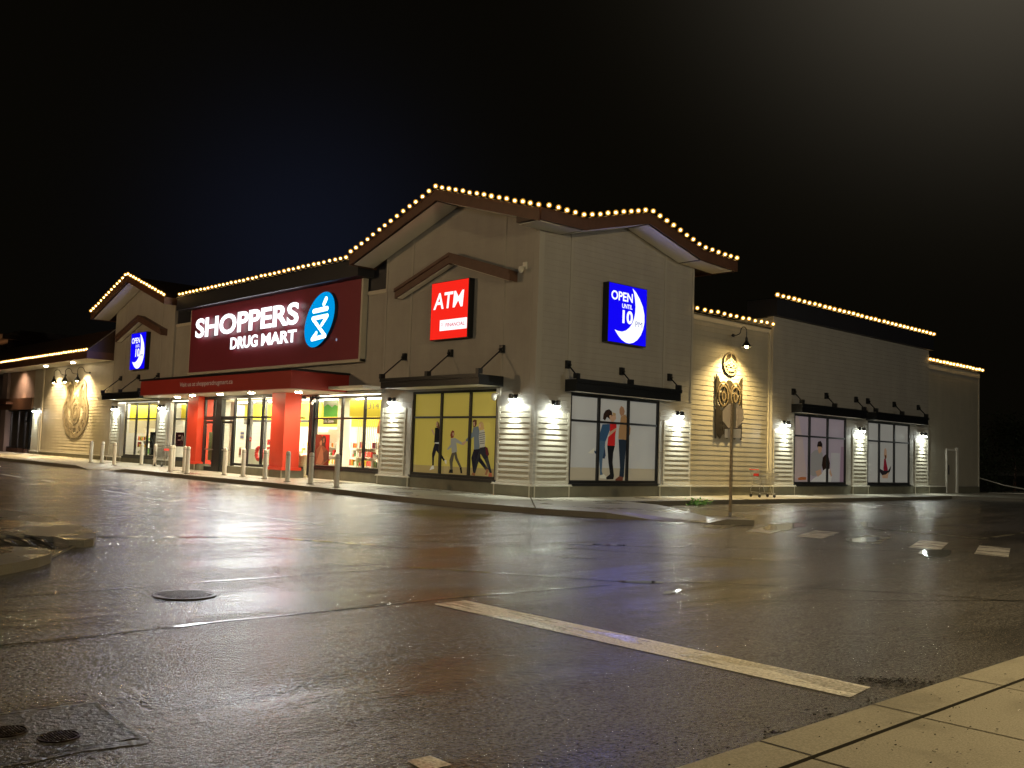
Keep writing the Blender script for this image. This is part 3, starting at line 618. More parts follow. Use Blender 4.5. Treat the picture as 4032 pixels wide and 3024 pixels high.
for X0,Y in ((-.5,13.5),(-.5,21.75)):
    b=MB(); b.box(X0,-.1,Y-.03,Y+.03,3.46,3.56); b.box(X0,-.1,Y-.03,Y+.03,.55,.65); b.box(X0,-.1,Y-.025,Y+.025,2.63,2.70); b.build('side_frame',frame,e)
    b=MB(); b.add([(X0,Y,.65),(-.1,Y,.65),(-.1,Y,3.46),(X0,Y,3.46)],[(0,1,2,3)]); b.build('side_pane',glass,e)
    b=MB(); b.box(X0,-.1,Y-.1,Y+.1,-.05,.55); b.build('base_course',stone,e)
# doors: left leaf swung out, right leaf shut
for nm,h0,ang,w in (('entrance_door',(XV-.03,20.85),0,1.05),('entrance_door',(XV-.03,19.15),0,1.05)):
    d=empty('entrance_door'); d.parent=BLD; d.location=(h0[0],h0[1],.0)
    def dbox(name,y0,y1,z0,z1,t,mat):
        bb=MB(); a=R(ang)
        vs=[]
        for x in (-t,t):
            for y in (y0,y1):
                for z in (z0,z1):
                    X=x*math.cos(a)+y*math.sin(a); Y=x*math.sin(a)-y*math.cos(a)
                    vs.append((h0[0]+X,h0[1]+Y,z))
        bb.add(vs,[(0,1,3,2),(4,6,7,5),(0,4,5,1),(2,3,7,6),(0,2,6,4),(1,5,7,3)]); return bb
    base=MB()
    for q in ((0,.09,.22,2.5),(w-.09,w,.22,2.5),(.09,w-.09,.22,.42),(.09,w-.09,2.4,2.5)):
        z=dbox('x',*q,.03,frame); base.add(z.v,z.f)
    base.build('door_frame',frame,d)
    z=dbox('p',.09,w-.09,.42,2.4,.003,glass); z.build('pane',glass,d)
    z=dbox('h',.12,w-.12,1.18,1.23,.06,frame); z.build('handle',galv,d)
# store interior
INT=BLD
b=MB(); b.box(-.85,12,8.3,34.9,.16,.20); b.build('interior_floor',pmat('shop_floor',(.55,.5,.4),.3),INT)
b=MB(); b.box(-.84,12,8.3,34.9,3.75,3.85); b.build('interior_ceiling',whitei,INT)
b=MB(); b.box(7.5,7.6,8.3,34.9,.2,2.6); b.box(.2,7.5,8.32,8.4,.2,3.75); b.box(2.2,2.26,13.6,14.6,.2,3.7); b.build('interior_wall',whitei,INT)
yel=pmat('yellow_interior',(.85,.70,.05),.6)
b=MB(); b.box(7.45,7.6,8.3,34.9,2.6,3.75); b.box(.62,.66,22.6,34.8,2.62,3.45); b.box(.62,.66,8.45,11.3,2.75,3.42); b.box(1.4,1.44,14.6,21.6,2.65,3.4); b.build('interior_bulkhead',yel,INT)
rn=random.Random(11)
for i,(x,y,sx,sy) in enumerate([(1.0,9.6,.12,2.2),(1.0,12.2,.12,1.8),(3.6,10,.12,2.4),(3.6,14,.12,2.4),(0.6,15.6,.5,.9),(.6,18.4,.5,.9),(3.6,18,.12,2.4),(3.6,22,.12,2.4),(.9,24.5,.12,2.2),(.9,28.6,.12,2.2),(.9,31.6,.12,2.2),(3.6,26,.12,2.4),(3.6,30,.12,2.4),(5.8,12,.12,2.4),(5.8,18,.12,2.4),(5.8,26,.12,2.4)]):
    b=MB(); b.box(x-sx/2,x+sx/2,y-sy/2,y+sy/2,3.69,3.74); b.build('ceiling_light',ceilm,INT)
for x,y,sx,sy,Wt in ((.75,10.6,1.6,4.4,620),(.6,17.6,1.6,6.0,680),(.75,24.6,1.6,4.4,620),(.75,31.2,1.6,5.6,680),(5,14,3,9,800),(5,26,3,10,800)):
    area('ceiling_area_light',(x,y,3.6),(x,y,0),Wt,(1,.93,.74),sx,sy,INT)
# vestibule inner partitions and door frames (behind the outer glass)
b=MB()
for y in (14.7,16.3,17.7,19.0,20.4): b.box(1.1,1.18,y-.05,y+.05,.2,3.6)
b.box(1.1,1.18,14.7,20.4,2.55,2.65); b.box(1.1,1.18,14.7,20.4,3.5,3.6); b.build('inner_frame',pmat('grey_frame',(.10,.10,.10),.4),INT)
b=MB(); b.box(.35,.42,14.5,16.6,.2,1.28); b.box(.35,.42,17.1,19.0,.2,1.28); b.box(.6,.66,20.9,21.5,.2,3.5); b.build('low_partition',pmat('pale_green_panel',(.62,.66,.55),.5),INT)

# traced outlines of the printed figures, in wall metres
FIG_A ={
 'w1head':[(5.0,2.51),(4.92,2.54),(4.85,2.48),(4.81,2.33),(4.76,2.16),(4.85,2.29),(4.99,2.35),(5.01,2.44)],
 'w1top':[(5.06,2.31),(4.86,2.33),(4.76,2.16),(4.79,1.81),(5.08,1.79),(5.06,2.11)],
 'w1arm':[(5.27,2.24),(5.2,2.26),(5.06,2.08),(5.11,2.04)],
 'w1hem':[(5.07,1.83),(4.81,1.84),(4.81,1.75),(5.03,1.76)],
 'w1legs':[(5.04,1.77),(4.81,1.76),(4.73,1.47),(4.45,1.2),(4.51,1.15),(4.85,1.43),(4.94,1.51),(5.05,1.27),(5.05,0.99),(5.14,0.98),(5.18,1.4),(5.12,1.59)],
 'w1shoe':[(5.2,0.92),(5.13,0.98),(5.05,0.98),(5.02,0.87),(5.28,0.81)],
 'w1shoe2':[(4.48,1.2),(4.36,1.19),(4.36,1.05),(4.43,1.09)],
 'bhead':[(4.16,2.16),(4.09,2.23),(3.99,2.2),(3.97,2.08),(4.03,1.97),(4.15,1.96),(4.19,2.06)],
 'bface':[(4.09,2.14),(4.0,2.16),(3.98,2.06),(4.06,2.03)],
 'btop':[(4.16,1.94),(3.93,1.97),(3.48,1.79),(3.52,1.73),(3.85,1.81),(3.79,1.5),(4.07,1.44),(4.11,1.64),(4.29,1.54),(4.34,1.58),(4.15,1.74)],
 'bleg':[(4.07,1.46),(3.83,1.49),(3.76,1.29),(3.51,0.96),(3.58,0.9),(3.88,1.24),(3.94,1.39),(4.01,1.11),(4.0,0.86),(4.12,0.86),(4.19,1.19)],
 'bb1':[(4.2,0.76),(4.16,0.88),(3.98,0.88),(3.97,0.76)],
 'bb2':[(3.62,0.95),(3.52,0.97),(3.47,0.77),(3.56,0.77)],
 'hands':[(3.56,1.8),(3.46,1.84),(3.34,1.89),(3.3,1.85),(3.44,1.73),(3.52,1.73)],
 'mhead':[(3.03,2.56),(2.93,2.6),(2.82,2.58),(2.81,2.44),(2.88,2.35),(2.98,2.34),(3.01,2.46)],
 'mface':[(3.01,2.51),(2.92,2.52),(2.9,2.4),(2.96,2.36)],
 'mtop':[(2.98,2.33),(2.73,2.38),(2.61,2.09),(2.63,1.62),(2.91,1.59),(2.93,2.02),(3.29,1.85),(3.37,1.9),(3.02,2.17)],
 'mleg':[(2.92,1.6),(2.63,1.64),(2.55,1.32),(2.15,0.97),(2.22,0.88),(2.7,1.23),(2.79,1.11),(2.81,0.8),(2.91,0.8),(3.03,1.31)],
 'ms1':[(3.0,0.75),(2.92,0.82),(2.8,0.82),(2.81,0.71)],
 'ms2':[(2.23,0.98),(2.13,0.95),(2.21,0.76),(2.31,0.77)],
 'fhead':[(2.67,2.49),(2.57,2.54),(2.46,2.48),(2.4,2.28),(2.48,2.25),(2.63,2.26),(2.68,2.4)],
 'ftop':[(2.66,2.22),(2.42,2.27),(2.34,2.02),(2.36,1.69),(2.6,1.66),(2.67,2.01)],
 'fleg':[(2.6,1.67),(2.34,1.7),(2.18,1.37),(1.96,0.85),(2.05,0.82),(2.34,1.25),(2.56,1.46),(2.66,1.15),(2.79,0.8),(2.87,0.82),(2.75,1.27)],
 'fbag':[(2.32,1.71),(2.2,1.66),(2.11,1.45),(2.17,1.38),(2.27,1.44)],
 'fs':[(2.1,0.83),(1.96,0.85),(1.93,0.72),(2.12,0.68)],
}
FIG_B ={
 'lhair':[(3.34,2.78),(3.37,2.95),(3.47,3.07),(3.65,3.12),(3.79,3.05),(3.82,2.91),(3.7,2.78),(3.54,2.85),(3.45,2.72)],
 'lface':[(3.66,2.9),(3.77,2.93),(3.79,2.8),(3.7,2.74)],
 'rface':[(3.79,2.93),(3.98,2.98),(4.02,2.81),(3.86,2.68),(3.73,2.72)],
 'denim':[(3.33,2.59),(3.71,2.62),(3.77,2.51),(3.63,2.25),(3.51,2.02),(3.14,2.05),(3.19,2.24)],
 'arm':[(3.66,2.32),(4.03,2.5),(4.06,2.44),(3.72,2.22)],
 'ljean':[(3.14,2.05),(3.51,2.04),(3.48,1.79),(3.39,1.46),(3.36,1.01),(3.43,0.89),(3.28,0.88),(3.21,1.46),(3.12,1.78)],
 'lleg2':[(3.48,1.88),(3.54,1.55),(3.49,1.43),(3.39,1.44),(3.0,1.6),(2.92,1.7),(3.25,1.64),(3.4,1.67)],
 'lshoe':[(3.26,0.86),(3.46,0.91),(3.62,0.82),(3.59,0.76),(3.26,0.77)],
 'lshoe2':[(2.65,1.61),(2.93,1.78),(2.97,1.7),(2.91,1.59)],
 'red':[(3.71,2.62),(4.04,2.68),(4.06,2.52),(4.0,2.27),(4.0,1.89),(3.8,1.85),(3.6,1.88),(3.64,2.17),(4.03,2.46),(3.72,2.34)],
 'rpant':[(3.6,1.88),(4.0,1.88),(3.92,1.64),(3.9,1.31),(3.99,0.85),(3.96,0.74),(3.61,0.73),(3.58,0.8),(3.78,0.91),(3.68,1.34)],
 'mhead':[(4.18,3.16),(4.26,3.27),(4.39,3.22),(4.46,3.09),(4.41,2.96),(4.26,2.91),(4.18,3.03)],
 'mtop':[(4.26,2.9),(4.5,2.99),(4.67,2.72),(4.8,2.51),(4.77,2.3),(4.62,2.1),(4.16,2.13),(4.17,2.44),(4.23,2.7)],
 'mleg':[(4.17,2.11),(4.58,2.12),(4.56,1.78),(4.53,1.32),(4.5,0.83),(4.45,0.77),(4.25,0.81),(4.29,1.14),(4.22,1.69)],
 'mshoe':[(4.05,0.74),(4.26,0.85),(4.46,0.82),(4.44,0.69),(4.06,0.69)],
}
FIG_P ={
 'man':[(16.97,1.91),(17.27,2.07),(17.66,2.12),(17.96,1.97),(18.02,1.67),(17.87,1.2),(17.62,0.99),(17.16,0.94),(16.94,1.02),(16.96,1.52)],
 'mhair':[(17.48,2.29),(17.56,2.46),(17.78,2.5),(17.93,2.37),(17.92,2.2),(17.52,2.21)],
 'mface':[(17.56,2.25),(17.88,2.24),(17.86,2.03),(17.66,1.93),(17.57,2.06)],
 'wom':[(17.88,1.06),(18.2,1.33),(18.61,1.31),(18.79,0.93),(18.69,0.68),(16.85,0.67),(17.23,0.86)],
 'whair':[(17.97,1.77),(18.19,1.91),(18.46,1.85),(18.6,1.54),(18.57,1.27),(18.27,1.3),(18.01,1.2),(17.9,1.43)],
 'wface':[(17.97,1.6),(18.13,1.64),(18.2,1.4),(18.0,1.32)],
 'hand':[(17.35,1.16),(17.81,1.26),(17.9,1.06),(17.55,0.92)],
 'cup':[(15.9,0.85),(16.15,0.91),(16.59,0.9),(16.57,0.79),(15.96,0.77)],
}
FIG_Q ={
 'armsup':[(23.77,2.0),(23.82,2.29),(23.92,2.36),(24.05,2.26),(24.09,1.89),(23.93,1.8)],
 'torso':[(23.8,1.84),(23.96,1.84),(24.16,1.38),(24.21,1.18),(23.78,1.13),(23.73,1.37)],
 'legs':[(23.3,1.37),(23.74,1.26),(24.21,1.27),(24.53,1.51),(24.45,1.27),(24.16,1.03),(23.65,1.01),(23.37,1.19)],
 'feet':[(23.57,1.04),(23.97,1.08),(24.29,1.2),(24.16,0.9),(23.65,0.9)],
}

# ---------------- printed window graphics ----------------
skin=(.50,.30,.19)
def graphic_fn(F,layers,bg,floor,k,zfl):
    def fn(F_,u0,u1,z0,z1,d,e):
        mats=[inkmat('print_bg_%s'%k,bg,.30),inkmat('print_floor_%s'%k,floor,.30)]; names=['bg','floor']  # prints emit their own colour, imitating shop light through the film
        b=MB(); b.cur=0; b.sheet(F_,[(u0+.03,zfl),(u1-.03,zfl),(u1-.03,z1-.03),(u0+.03,z1-.03)],d); b.cur=1; b.sheet(F_,[(u0+.03,z0+.03),(u1-.03,z0+.03),(u1-.03,zfl),(u0+.03,zfl)],d)
        for i,(pts,col) in enumerate(layers):
            key='print_%02d%02d%02d'%tuple(int(c*99) for c in col)
            if key not in names: names.append(key); mats.append(inkmat(key,col,.28))
            b.cur=names.index(key); b.sheet(F_,pts,d+.002+.0012*i)
        b.build('window_print',mats,e)
    return fn
GR=(.16,.19,.21); NV=(.012,.012,.022); CRM=(.5,.47,.38); BRN=(.12,.05,.025); BK=(.012,.012,.014); GLD=(.42,.27,.10)
f=FIG_A
stripes=[([(2.66-.012*i,2.15-.07*i),(2.37-.002*i,2.18-.07*i),(2.37-.002*i,2.155-.07*i),(2.66-.012*i,2.125-.07*i)],(.12,.11,.10)) for i in range(6)]
LA=[(f['w1shoe2'],(.7,.68,.6)),(f['w1legs'],NV),(f['w1hem'],(.62,.6,.55)),(f['w1arm'],skin),(f['w1top'],BK),(f['w1head'],BRN),([(5.0,2.50),(4.93,2.52),(4.92,2.38),(4.98,2.36)],skin),(f['w1shoe'],(.72,.7,.62)),
 (f['bleg'],(.10,.085,.06)),(f['btop'],(.33,.33,.29)),(f['bhead'],(.22,.05,.03)),(f['bface'],skin),(f['bb1'],BK),(f['bb2'],BK),
 (f['mleg'],NV),(f['mtop'],GR),(f['mhead'],BRN),(f['mface'],skin),(f['ms1'],(.3,.12,.05)),(f['ms2'],(.3,.12,.05)),(f['hands'],skin),
 (f['fleg'],(.02,.022,.03)),(f['ftop'],CRM),*stripes,(f['fhead'],GLD),([(2.68,2.44),(2.6,2.46),(2.59,2.34),(2.66,2.32)],skin),(f['fbag'],(.09,.012,.015)),(f['fs'],(.35,.10,.05))]
gA=graphic_fn(FA,LA,(.60,.48,.10),(.42,.31,.12),'yellow',.98)
f=FIG_B
LB=[(f['lleg2'],(.02,.04,.08)),(f['ljean'],(.07,.12,.18)),(f['lshoe'],(.6,.57,.46)),(f['lshoe2'],(.6,.57,.46)),(f['denim'],(.035,.085,.16)),(f['red'],(.52,.02,.02)),(f['rpant'],BK),(f['arm'],skin),(f['rface'],skin),(f['lhair'],(.03,.015,.01)),(f['lface'],skin),
 (f['mleg'],(.02,.03,.045)),(f['mtop'],(.36,.20,.09)),(f['mhead'],(.34,.18,.10)),(f['mshoe'],(.16,.05,.03)),([(3.80,3.02),(3.98,3.0),(3.99,2.93),(3.86,2.90)],(.40,.26,.12))]
gB=graphic_fn(FB,LB,(.46,.45,.43),(.42,.36,.26),'white',1.12)
f=FIG_P
LP=[([(15.52,.7),(16.7,.7),(16.5,1.6),(16.3,2.5),(15.9,3.5),(15.52,3.5)],(.44,.34,.33)),([(18.7,.7),(19.5,.7),(19.5,2.0),(18.7,2.0)],(.44,.41,.42)),([(19.5,.7),(19.85,.7),(19.85,2.3),(19.6,2.3)],(.30,.20,.26)),(f['man'],(.30,.28,.27)),(f['wom'],(.58,.55,.52)),(f['mhair'],(.02,.012,.01)),(f['mface'],skin),(f['wface'],skin),(f['whair'],(.03,.014,.01)),(f['hand'],skin),([(18.62,1.3),(18.8,1.0),(18.72,.92),(18.55,1.1)],skin),(f['cup'],(.38,.12,.04))]
gP=graphic_fn(FB,LP,(.38,.31,.36),(.38,.34,.34),'mauve',.72)
f=FIG_Q
LQ=[(f['armsup'],skin),(f['torso'],(.25,.015,.03)),(f['legs'],(.03,.022,.025)),(f['feet'],skin),([(23.84,2.02),(24.02,2.0),(24.0,1.84),(23.86,1.84)],BRN)]
gQ=graphic_fn(FB,LQ,(.47,.45,.42),(.44,.41,.37),'grey',.72)
window(FA,1.74,6.30,.62,3.62,(3.13,4.68),2.68,graphic=gA)
window(FB,1.66,6.28,.60,3.56,(3.09,4.62),2.66,graphic=gB)
window(FB,15.46,19.92,.60,3.60,(16.76,18.31),2.66,graphic=gP)
window(FB,21.96,26.38,.60,3.60,(23.19,24.75),2.66,graphic=gQ)
bk=MB(); bk.wbox(FA,1.7,6.35,.5,3.65,-.34,-.30); bk.wbox(FB,1.6,6.3,.5,3.6,-.34,-.30); bk.wbox(FB,15.4,20,.5,3.62,-.34,-.30); bk.wbox(FB,21.9,26.5,.5,3.62,-.34,-.30); bk.build('window_backing',darkp,BLD)
b=MB(); b.box(.36,34,.36,.4,0,6.5); b.box(.36,.40,.4,8,0,6.5); b.build('inner_wall',darkp,BLD)
b=MB(); b.box(.4,34.5,.5,34.5,6.6,6.8); b.build('flat_roof',roofm,BLD)

# ---------------- illuminated signs ----------------
SG=empty('store_sign',(-.12,17.2,6.6),'big dark red wall sign reading SHOPPERS DRUG MART in lit white letters','sign')
b=MB(); b.wbox(FA,9.72,24.70,4.96,8.2,-.1,.16); b.build('panel',redp,SG)
b=MB(); b.wbox(FA,9.60,9.72,4.86,8.2,-.1,.14); b.wbox(FA,9.60,24.82,4.84,4.96,-.1,.16); b.wbox(FA,24.70,24.82,4.86,8.2,-.1,.14); b.build('surround',trim,SG)
text_mesh('SHOPPERS','letters',FA,23.78,14.02,6.62,7.58,.34,lettm,SG,bold=.03,thick=.015)
text_mesh('DRUG','letters',FA,20.02,17.45,5.86,6.42,.34,lettm,SG,bold=.03,thick=.015)
text_mesh('MART','letters',FA,17.10,14.12,5.87,6.41,.34,lettm,SG,bold=.03,thick=.015)
for nm in ('',): pass
# oval logo
LG=empty('logo',(0,0,0)); LG.parent=SG; LG.location=(0,0,0)
ov=[]; 
for k in range(40):
    t=2*math.pi*k/40; x=1.06*math.cos(t); z=1.12*math.sin(t); ov.append((12.42-x-.36*z/1.12,6.68+z))
b=MB(); b.prism(FA,ov,.16,.30); b.build('disc_side',pmat('disc_side',(.01,.05,.12),.4),LG)
b=MB(); b.sheet(FA,ov,.305); b.build('disc_face',cyanface,LG)
def stroke(b,F,pts,w,d):
    for (x0,z0),(x1,z1) in zip(pts,pts[1:]):
        l=math.hypot(x1-x0,z1-z0); nx,nz=-(z1-z0)/l*w/2,(x1-x0)/l*w/2
        b.sheet(F,[(x0+nx,z0+nz),(x1+nx,z1+nz),(x1-nx,z1-nz),(x0-nx,z0-nz)],d)
    for i,(x,z) in enumerate(pts): b.sheet(F,[(x+w/2*math.cos(a*math.pi/6),z+w/2*math.sin(a*math.pi/6)) for a in range(12)],d+.001)
b=MB(); stroke(b,FA,[(12.20,6.46),(11.80,6.80),(12.92,6.76),(11.90,5.98),(12.90,5.90),(12.58,6.14)],.17,.315)
stroke(b,FA,[(12.86,7.06),(11.84,7.10)],.19,.315); stroke(b,FA,[(12.10,7.30),(11.95,7.50)],.21,.315); b.build('mortar_mark',emat('lit_logo_white',(.85,.97,1),2.2),LG)
b=MB(); b.sheet(FA,[(11.28+.06*math.cos(a*.6283),5.80+.06*math.sin(a*.6283)) for a in range(10)],.17); b.build('trademark_dot',emat('dim_white',(.7,.75,1),.35),SG)
def box_sign(name,F,c,z0,z1,face,label):
    e=empty(name,F(c,(z0+z1)/2,0),label,'sign')
    h=1.02; b=MB(); b.wbox(F,c-h,c+h,z0,z1,.0,.25); b.build('cabinet',darkm,e)
    b=MB(); b.sheet(F,[(c-h+.02,z0+.02),(c+h-.02,z0+.02),(c+h-.02,z1-.02),(c-h+.02,z1-.02)],.256); b.build('lit_face',face,e)
    return e
def SC(F,c,z0,z1,sgn):   # sign fractions (from the left, from the top) to wall coordinates
    return lambda fx,fy:(c+sgn*(fx*2-1)*1.02,z1-fy*(z1-z0))
def sign_glow(F,u,z,d,w,h,W,col,parent):  # unseen area lamp added before a lit face to boost its reflections
    l=bpy.data.lights.new('sign_glow','AREA'); l.energy=W; l.color=col; l.shape='RECTANGLE'; l.size=w; l.size_y=h
    o=bpy.data.objects.new('sign_glow',l); COL.objects.link(o); o.parent=parent; a=F(u,z,d); o.location=a-wpos(parent)
    n=F(u,z,d+1)-a; o.rotation_euler=n.to_track_quat('-Z','Y').to_euler(); return o
sign_glow(FA,18.9,7.1,.40,9.6,.95,800,(.90,.94,1),SG); sign_glow(FA,17.07,6.14,.40,5.9,.55,280,(.90,.94,1),SG); sign_glow(FA,12.4,6.7,.40,2.0,2.0,60,(.15,.6,1),SG)
E1=box_sign('atm_sign',FA,4.12,5.37,7.41,redface,'square lit red ATM sign hung beneath the small brown gable')
q=SC(FA,4.12,5.37,7.41,-1)
sign_glow(FA,4.12,6.39,.30,2,2,17,(1,.10,.08),E1)
(a0,t0),(a1,t1)=q(.075,.19),q(.885,.47); text_mesh('ATM','letters',FA,a0,a1,t1,t0,.262,whiteface,E1,bold=.02,thick=0,shear=.10)
b=MB(); p0,p1=q(.27,.665),q(.985,.85); b.sheet(FA,[p0,(p1[0],p0[1]),p1,(p0[0],p1[1])],.262); b.build('name_strip',whiteface,E1)
(a0,t0),(a1,t1)=q(.43,.725),q(.93,.79); text_mesh('FINANCIAL','letters',FA,a0,a1,t1,t0,.266,redink,E1,bold=.012,thick=0)
(a0,t0),(a1,t1)=q(.305,.71),q(.375,.80); text_mesh('pc','letters',FA,a0,a1,t1,t0,.266,pinkink,E1,bold=.01,thick=0)
def open_sign(F,c,z0,z1,sgn,label):
    E2=box_sign('opening_hours_sign',F,c,z0,z1,blueface,label); q=SC(F,c,z0,z1,sgn); sign_glow(F,c,(z0+z1)/2,.30,2,2,85,(.30,.32,1),E2)
    out=[(.605,.035),(.70,.09),(.80,.19),(.885,.31),(.935,.45),(.94,.58),(.91,.70),(.85,.81),(.76,.90),(.66,.955),(.56,.98),(.46,.975),(.36,.94),(.27,.88),(.17,.785)]
    inn=[(.26,.80),(.36,.80),(.46,.77),(.55,.71),(.62,.63),(.665,.54),(.69,.44),(.695,.34),(.68,.23),(.65,.12)]
    b=MB(); b.sheet(F,[q(*p) for p in out+inn],.262); b.build('moon',whiteface,E2)
    for txt,x0,y0,x1,y1,bd,m in (('OPEN',.065,.13,.615,.285,.022,whiteface),('UNTIL',.345,.325,.61,.40,.02,whiteface),('10',.36,.43,.63,.655,.035,whiteface),('PM',.70,.585,.88,.68,-.004,emat('lit_moon_ink',(.09,.14,.55),.8))):
        (a0,t0),(a1,t1)=q(x0,y0),q(x1,y1); text_mesh(txt,'letters',F,a0,a1,t1,t0,.267 if txt=='PM' else .264,m,E2,bold=bd,thick=0)
open_sign(FB,4.10,5.37,7.41,1,'larger-looking lit blue OPEN UNTIL 10 PM moon sign at the corner tower')
open_sign(FA,31.02,5.37,7.41,-1,'distant lit blue OPEN UNTIL 10 PM moon sign on the left gabled tower')
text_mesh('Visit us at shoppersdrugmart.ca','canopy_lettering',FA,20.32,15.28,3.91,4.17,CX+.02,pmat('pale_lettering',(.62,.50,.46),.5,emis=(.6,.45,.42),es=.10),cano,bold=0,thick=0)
text_mesh('1314','address_numbers',FA,9.42,8.55,3.02,3.28,-.11,pmat('grey_vinyl',(.25,.24,.20),.6),BLD,bold=0,thick=0)

# ---------------- carved wall art (generic relief pieces standing off the wall) ----------------
def raster(name,F,u0,u1,z0,z1,cell,fn,d0,mat,parent,th=.03,dfn=None):
    nu=int((u1-u0)/cell); nz=int((z1-z0)/cell); inside={}
    for i in range(nu):
        for j in range(nz):
            u=u0+(i+.5)*cell; z=z0+(j+.5)*cell
            if fn(u,z): inside[(i,j)]=1
    b=MB(); idx={}; vs=[]
    def vid(i,j):
        if (i,j) not in idx:
            u=u0+i*cell; z=z0+j*cell; dd=d0+(dfn(u,z) if dfn else 0); idx[(i,j)]=len(vs); vs.append(F(u,z,dd))
        return idx[(i,j)]
    fs=[(vid(i,j),vid(i+1,j),vid(i+1,j+1),vid(i,j+1)) for (i,j) in inside]
    back=[]; n=None
    b.add(vs,fs); side=[]
    vs2=[]; k=0
    for (i,j) in inside:
        for di,dj,e0,e1 in ((-1,0,(0,0),(0,1)),(1,0,(1,0),(1,1)),(0,-1,(0,0),(1,0)),(0,1,(0,1),(1,1))):
            if (i+di,j+dj) not in inside:
                for e in (e0,e1): 
                    u=u0+(i+e[0])*cell; z=z0+(j+e[1])*cell; dd=d0+(dfn(u,z) if dfn else 0); vs2.append(F(u,z,dd))
                for e in (e1,e0): u=u0+(i+e[0])*cell; z=z0+(j+e[1])*cell; vs2.append(F(u,z,d0-th))
                side.append((k,k+1,k+2,k+3)); k+=4
    b.add(vs2,side)
    return b.build(name,mat,parent)
def ell(u,z,cu_,cz,a,b_): return ((u-cu_)/a)**2+((z-cz)/b_)**2
def ring(u,z,cu_,cz,a,b_,t):
    e=ell(u,z,cu_,cz,a,b_); return (1-t)**2<e<1
WO=empty('owl_carving',FB(10.78,3.6,0),'tall square-faced carved metal panel with two ring eyes behind the stop sign','wall art')
def owl(u,z):
    x=u-10.77
    if abs(x)>.90 or z<2.34: return False
    top=4.55+.30*max(0,(abs(x)-.55)/.35)**2+(.10*math.cos(x*7.2) if abs(x)<.8 else 0)
    if z>top: return False
    for s_ in (-1,1):
        if ring(u,z,10.77+s_*.42,4.02,.36,.46,.22): return True
        if ell(u,z,10.77+s_*.42,4.02,.14,.20)<1: return True
        if ell(u,z,10.77+s_*.42,4.02,.29,.37)<1: return ((math.atan2(z-4.02,x-s_*.42)*2)%3.1)>2.2
    if abs(x)>.82: return True
    if z>4.40: return True
    if 3.45<z<3.62: return abs(abs(x)-.4)>.22 or z>3.56
    if abs(x)<.06 and 3.5<z<4.4: return True
    if z<3.45:
        w=math.sin(x*9)*.05
        for zz in (3.2,2.95,2.7): 
            if ring(u,z,10.77+.45,zz,.2,.07,.9) or ring(u,z,10.77-.45,zz,.2,.07,.9): return (u*7)%1>.25
        if z<2.6: return z>2.36+.22*abs(math.sin(x*6.3+.6))-.05
        return True
    return z>4.3 or abs(x)<.10
raster('face_panel',FB,9.84,11.70,2.34,4.96,.026,owl,-.085,copperd,WO)
def medal(u,z):
    e=ell(u,z,10.83,5.30,.50,.46)
    if e>1: return False
    if e>.74: return True
    x=u-10.83; y=z-5.30
    if abs(y-.22+abs(x)*.55)<.035: return True
    if abs(y-.10+abs(x)*.45)<.03 : return True
    for s_ in (-1,1):
        if ring(u,z,10.83+s_*.17,5.24,.13,.10,.45): return True
    if abs(x)<.035 and y>-.12: return True
    return abs(y+.24)<.06 and abs(x)<.24 or abs(y+.2)<.02
for s_ in (-1,1):
    raster('eye_ring',FB,9.9,11.66,3.4,4.6,.022,lambda u,z:ring(u,z,10.77+s_*.42,4.02,.34,.42,.16) or ring(u,z,10.77+s_*.40,4.0,.15,.20,.4) or (ring(u,z,10.77+s_*.42,4.02,.44,.56,.10) and z>4.1),-.07,pmat('carved_metal_highlight',(.22,.17,.10),.36,metal=.4,noise=(4,.3)),WO,th=.015)  # lighter metal tone paints the glancing highlights onto the eye rings
MD=tag(raster('carved_medallion',FB,10.3,11.36,4.82,5.78,.02,medal,-.075,copper,None,th=.03),'round carved tan medallion in the yellow lamp light above the owl-like panel','wall art')
b=MB(); b.prism(FB,[(10.83+.5*math.cos(k*.2094),5.30+.46*math.sin(k*.2094)) for k in range(30)],-.12,-.11); b.build('backing_disc',copperd,MD)
def emb(u,z):
    x=u-40.9; y=z-3.1
    o=ell(x,y,0,-.05,2.25,1.55)
    i_=ell(x,y,0,.35,1.42,1.22)
    body=o<1 and i_>1 and (y<.85 or abs(x)>.55)
    arms=any(ell(x,y,s_*1.15,1.15,.62,.85)<1 and ell(x,y,s_*1.1,1.3,.22,.42)>1 for s_ in (-1,1))
    ov_=ell(x,y,0,.15,.82,.86)
    if ov_<1:
        if ov_>.68: return True
        return ring(x,y,0,.1,.5,.5,.25) or ring(x,y,-.25,.2,.18,.14,.4) or ring(x,y,.25,.2,.18,.14,.4) or abs(y+.2)<.07 and abs(x)<.35
    if not(body or arms): 
        a=math.atan2(y,x); 
        return False
    # cut-out feather slots
    if body:
        a=math.atan2(y+.1,x); rr=math.sqrt(o)
        if .80<rr<.86 and (a*3.2)%1.0<.62: return False
        if ring(x,y,0,-1.15,.38,.26,.3): return True
        if ell(x,y,0,-1.15,.26,.17)<1: return False
        if .66<rr<.72 and (a*2.2+.4)%1.0<.5: return False
    return True
EM=tag(raster('animal_emblem',FA,38.4,43.4,1.4,5.2,.05,emb,.02,copper,None,th=.05,dfn=lambda u,z:.012*math.sin(u*9)*math.cos(z*8)),'large tan U-shaped carved emblem with an oval in its middle, under three lamps','wall art')

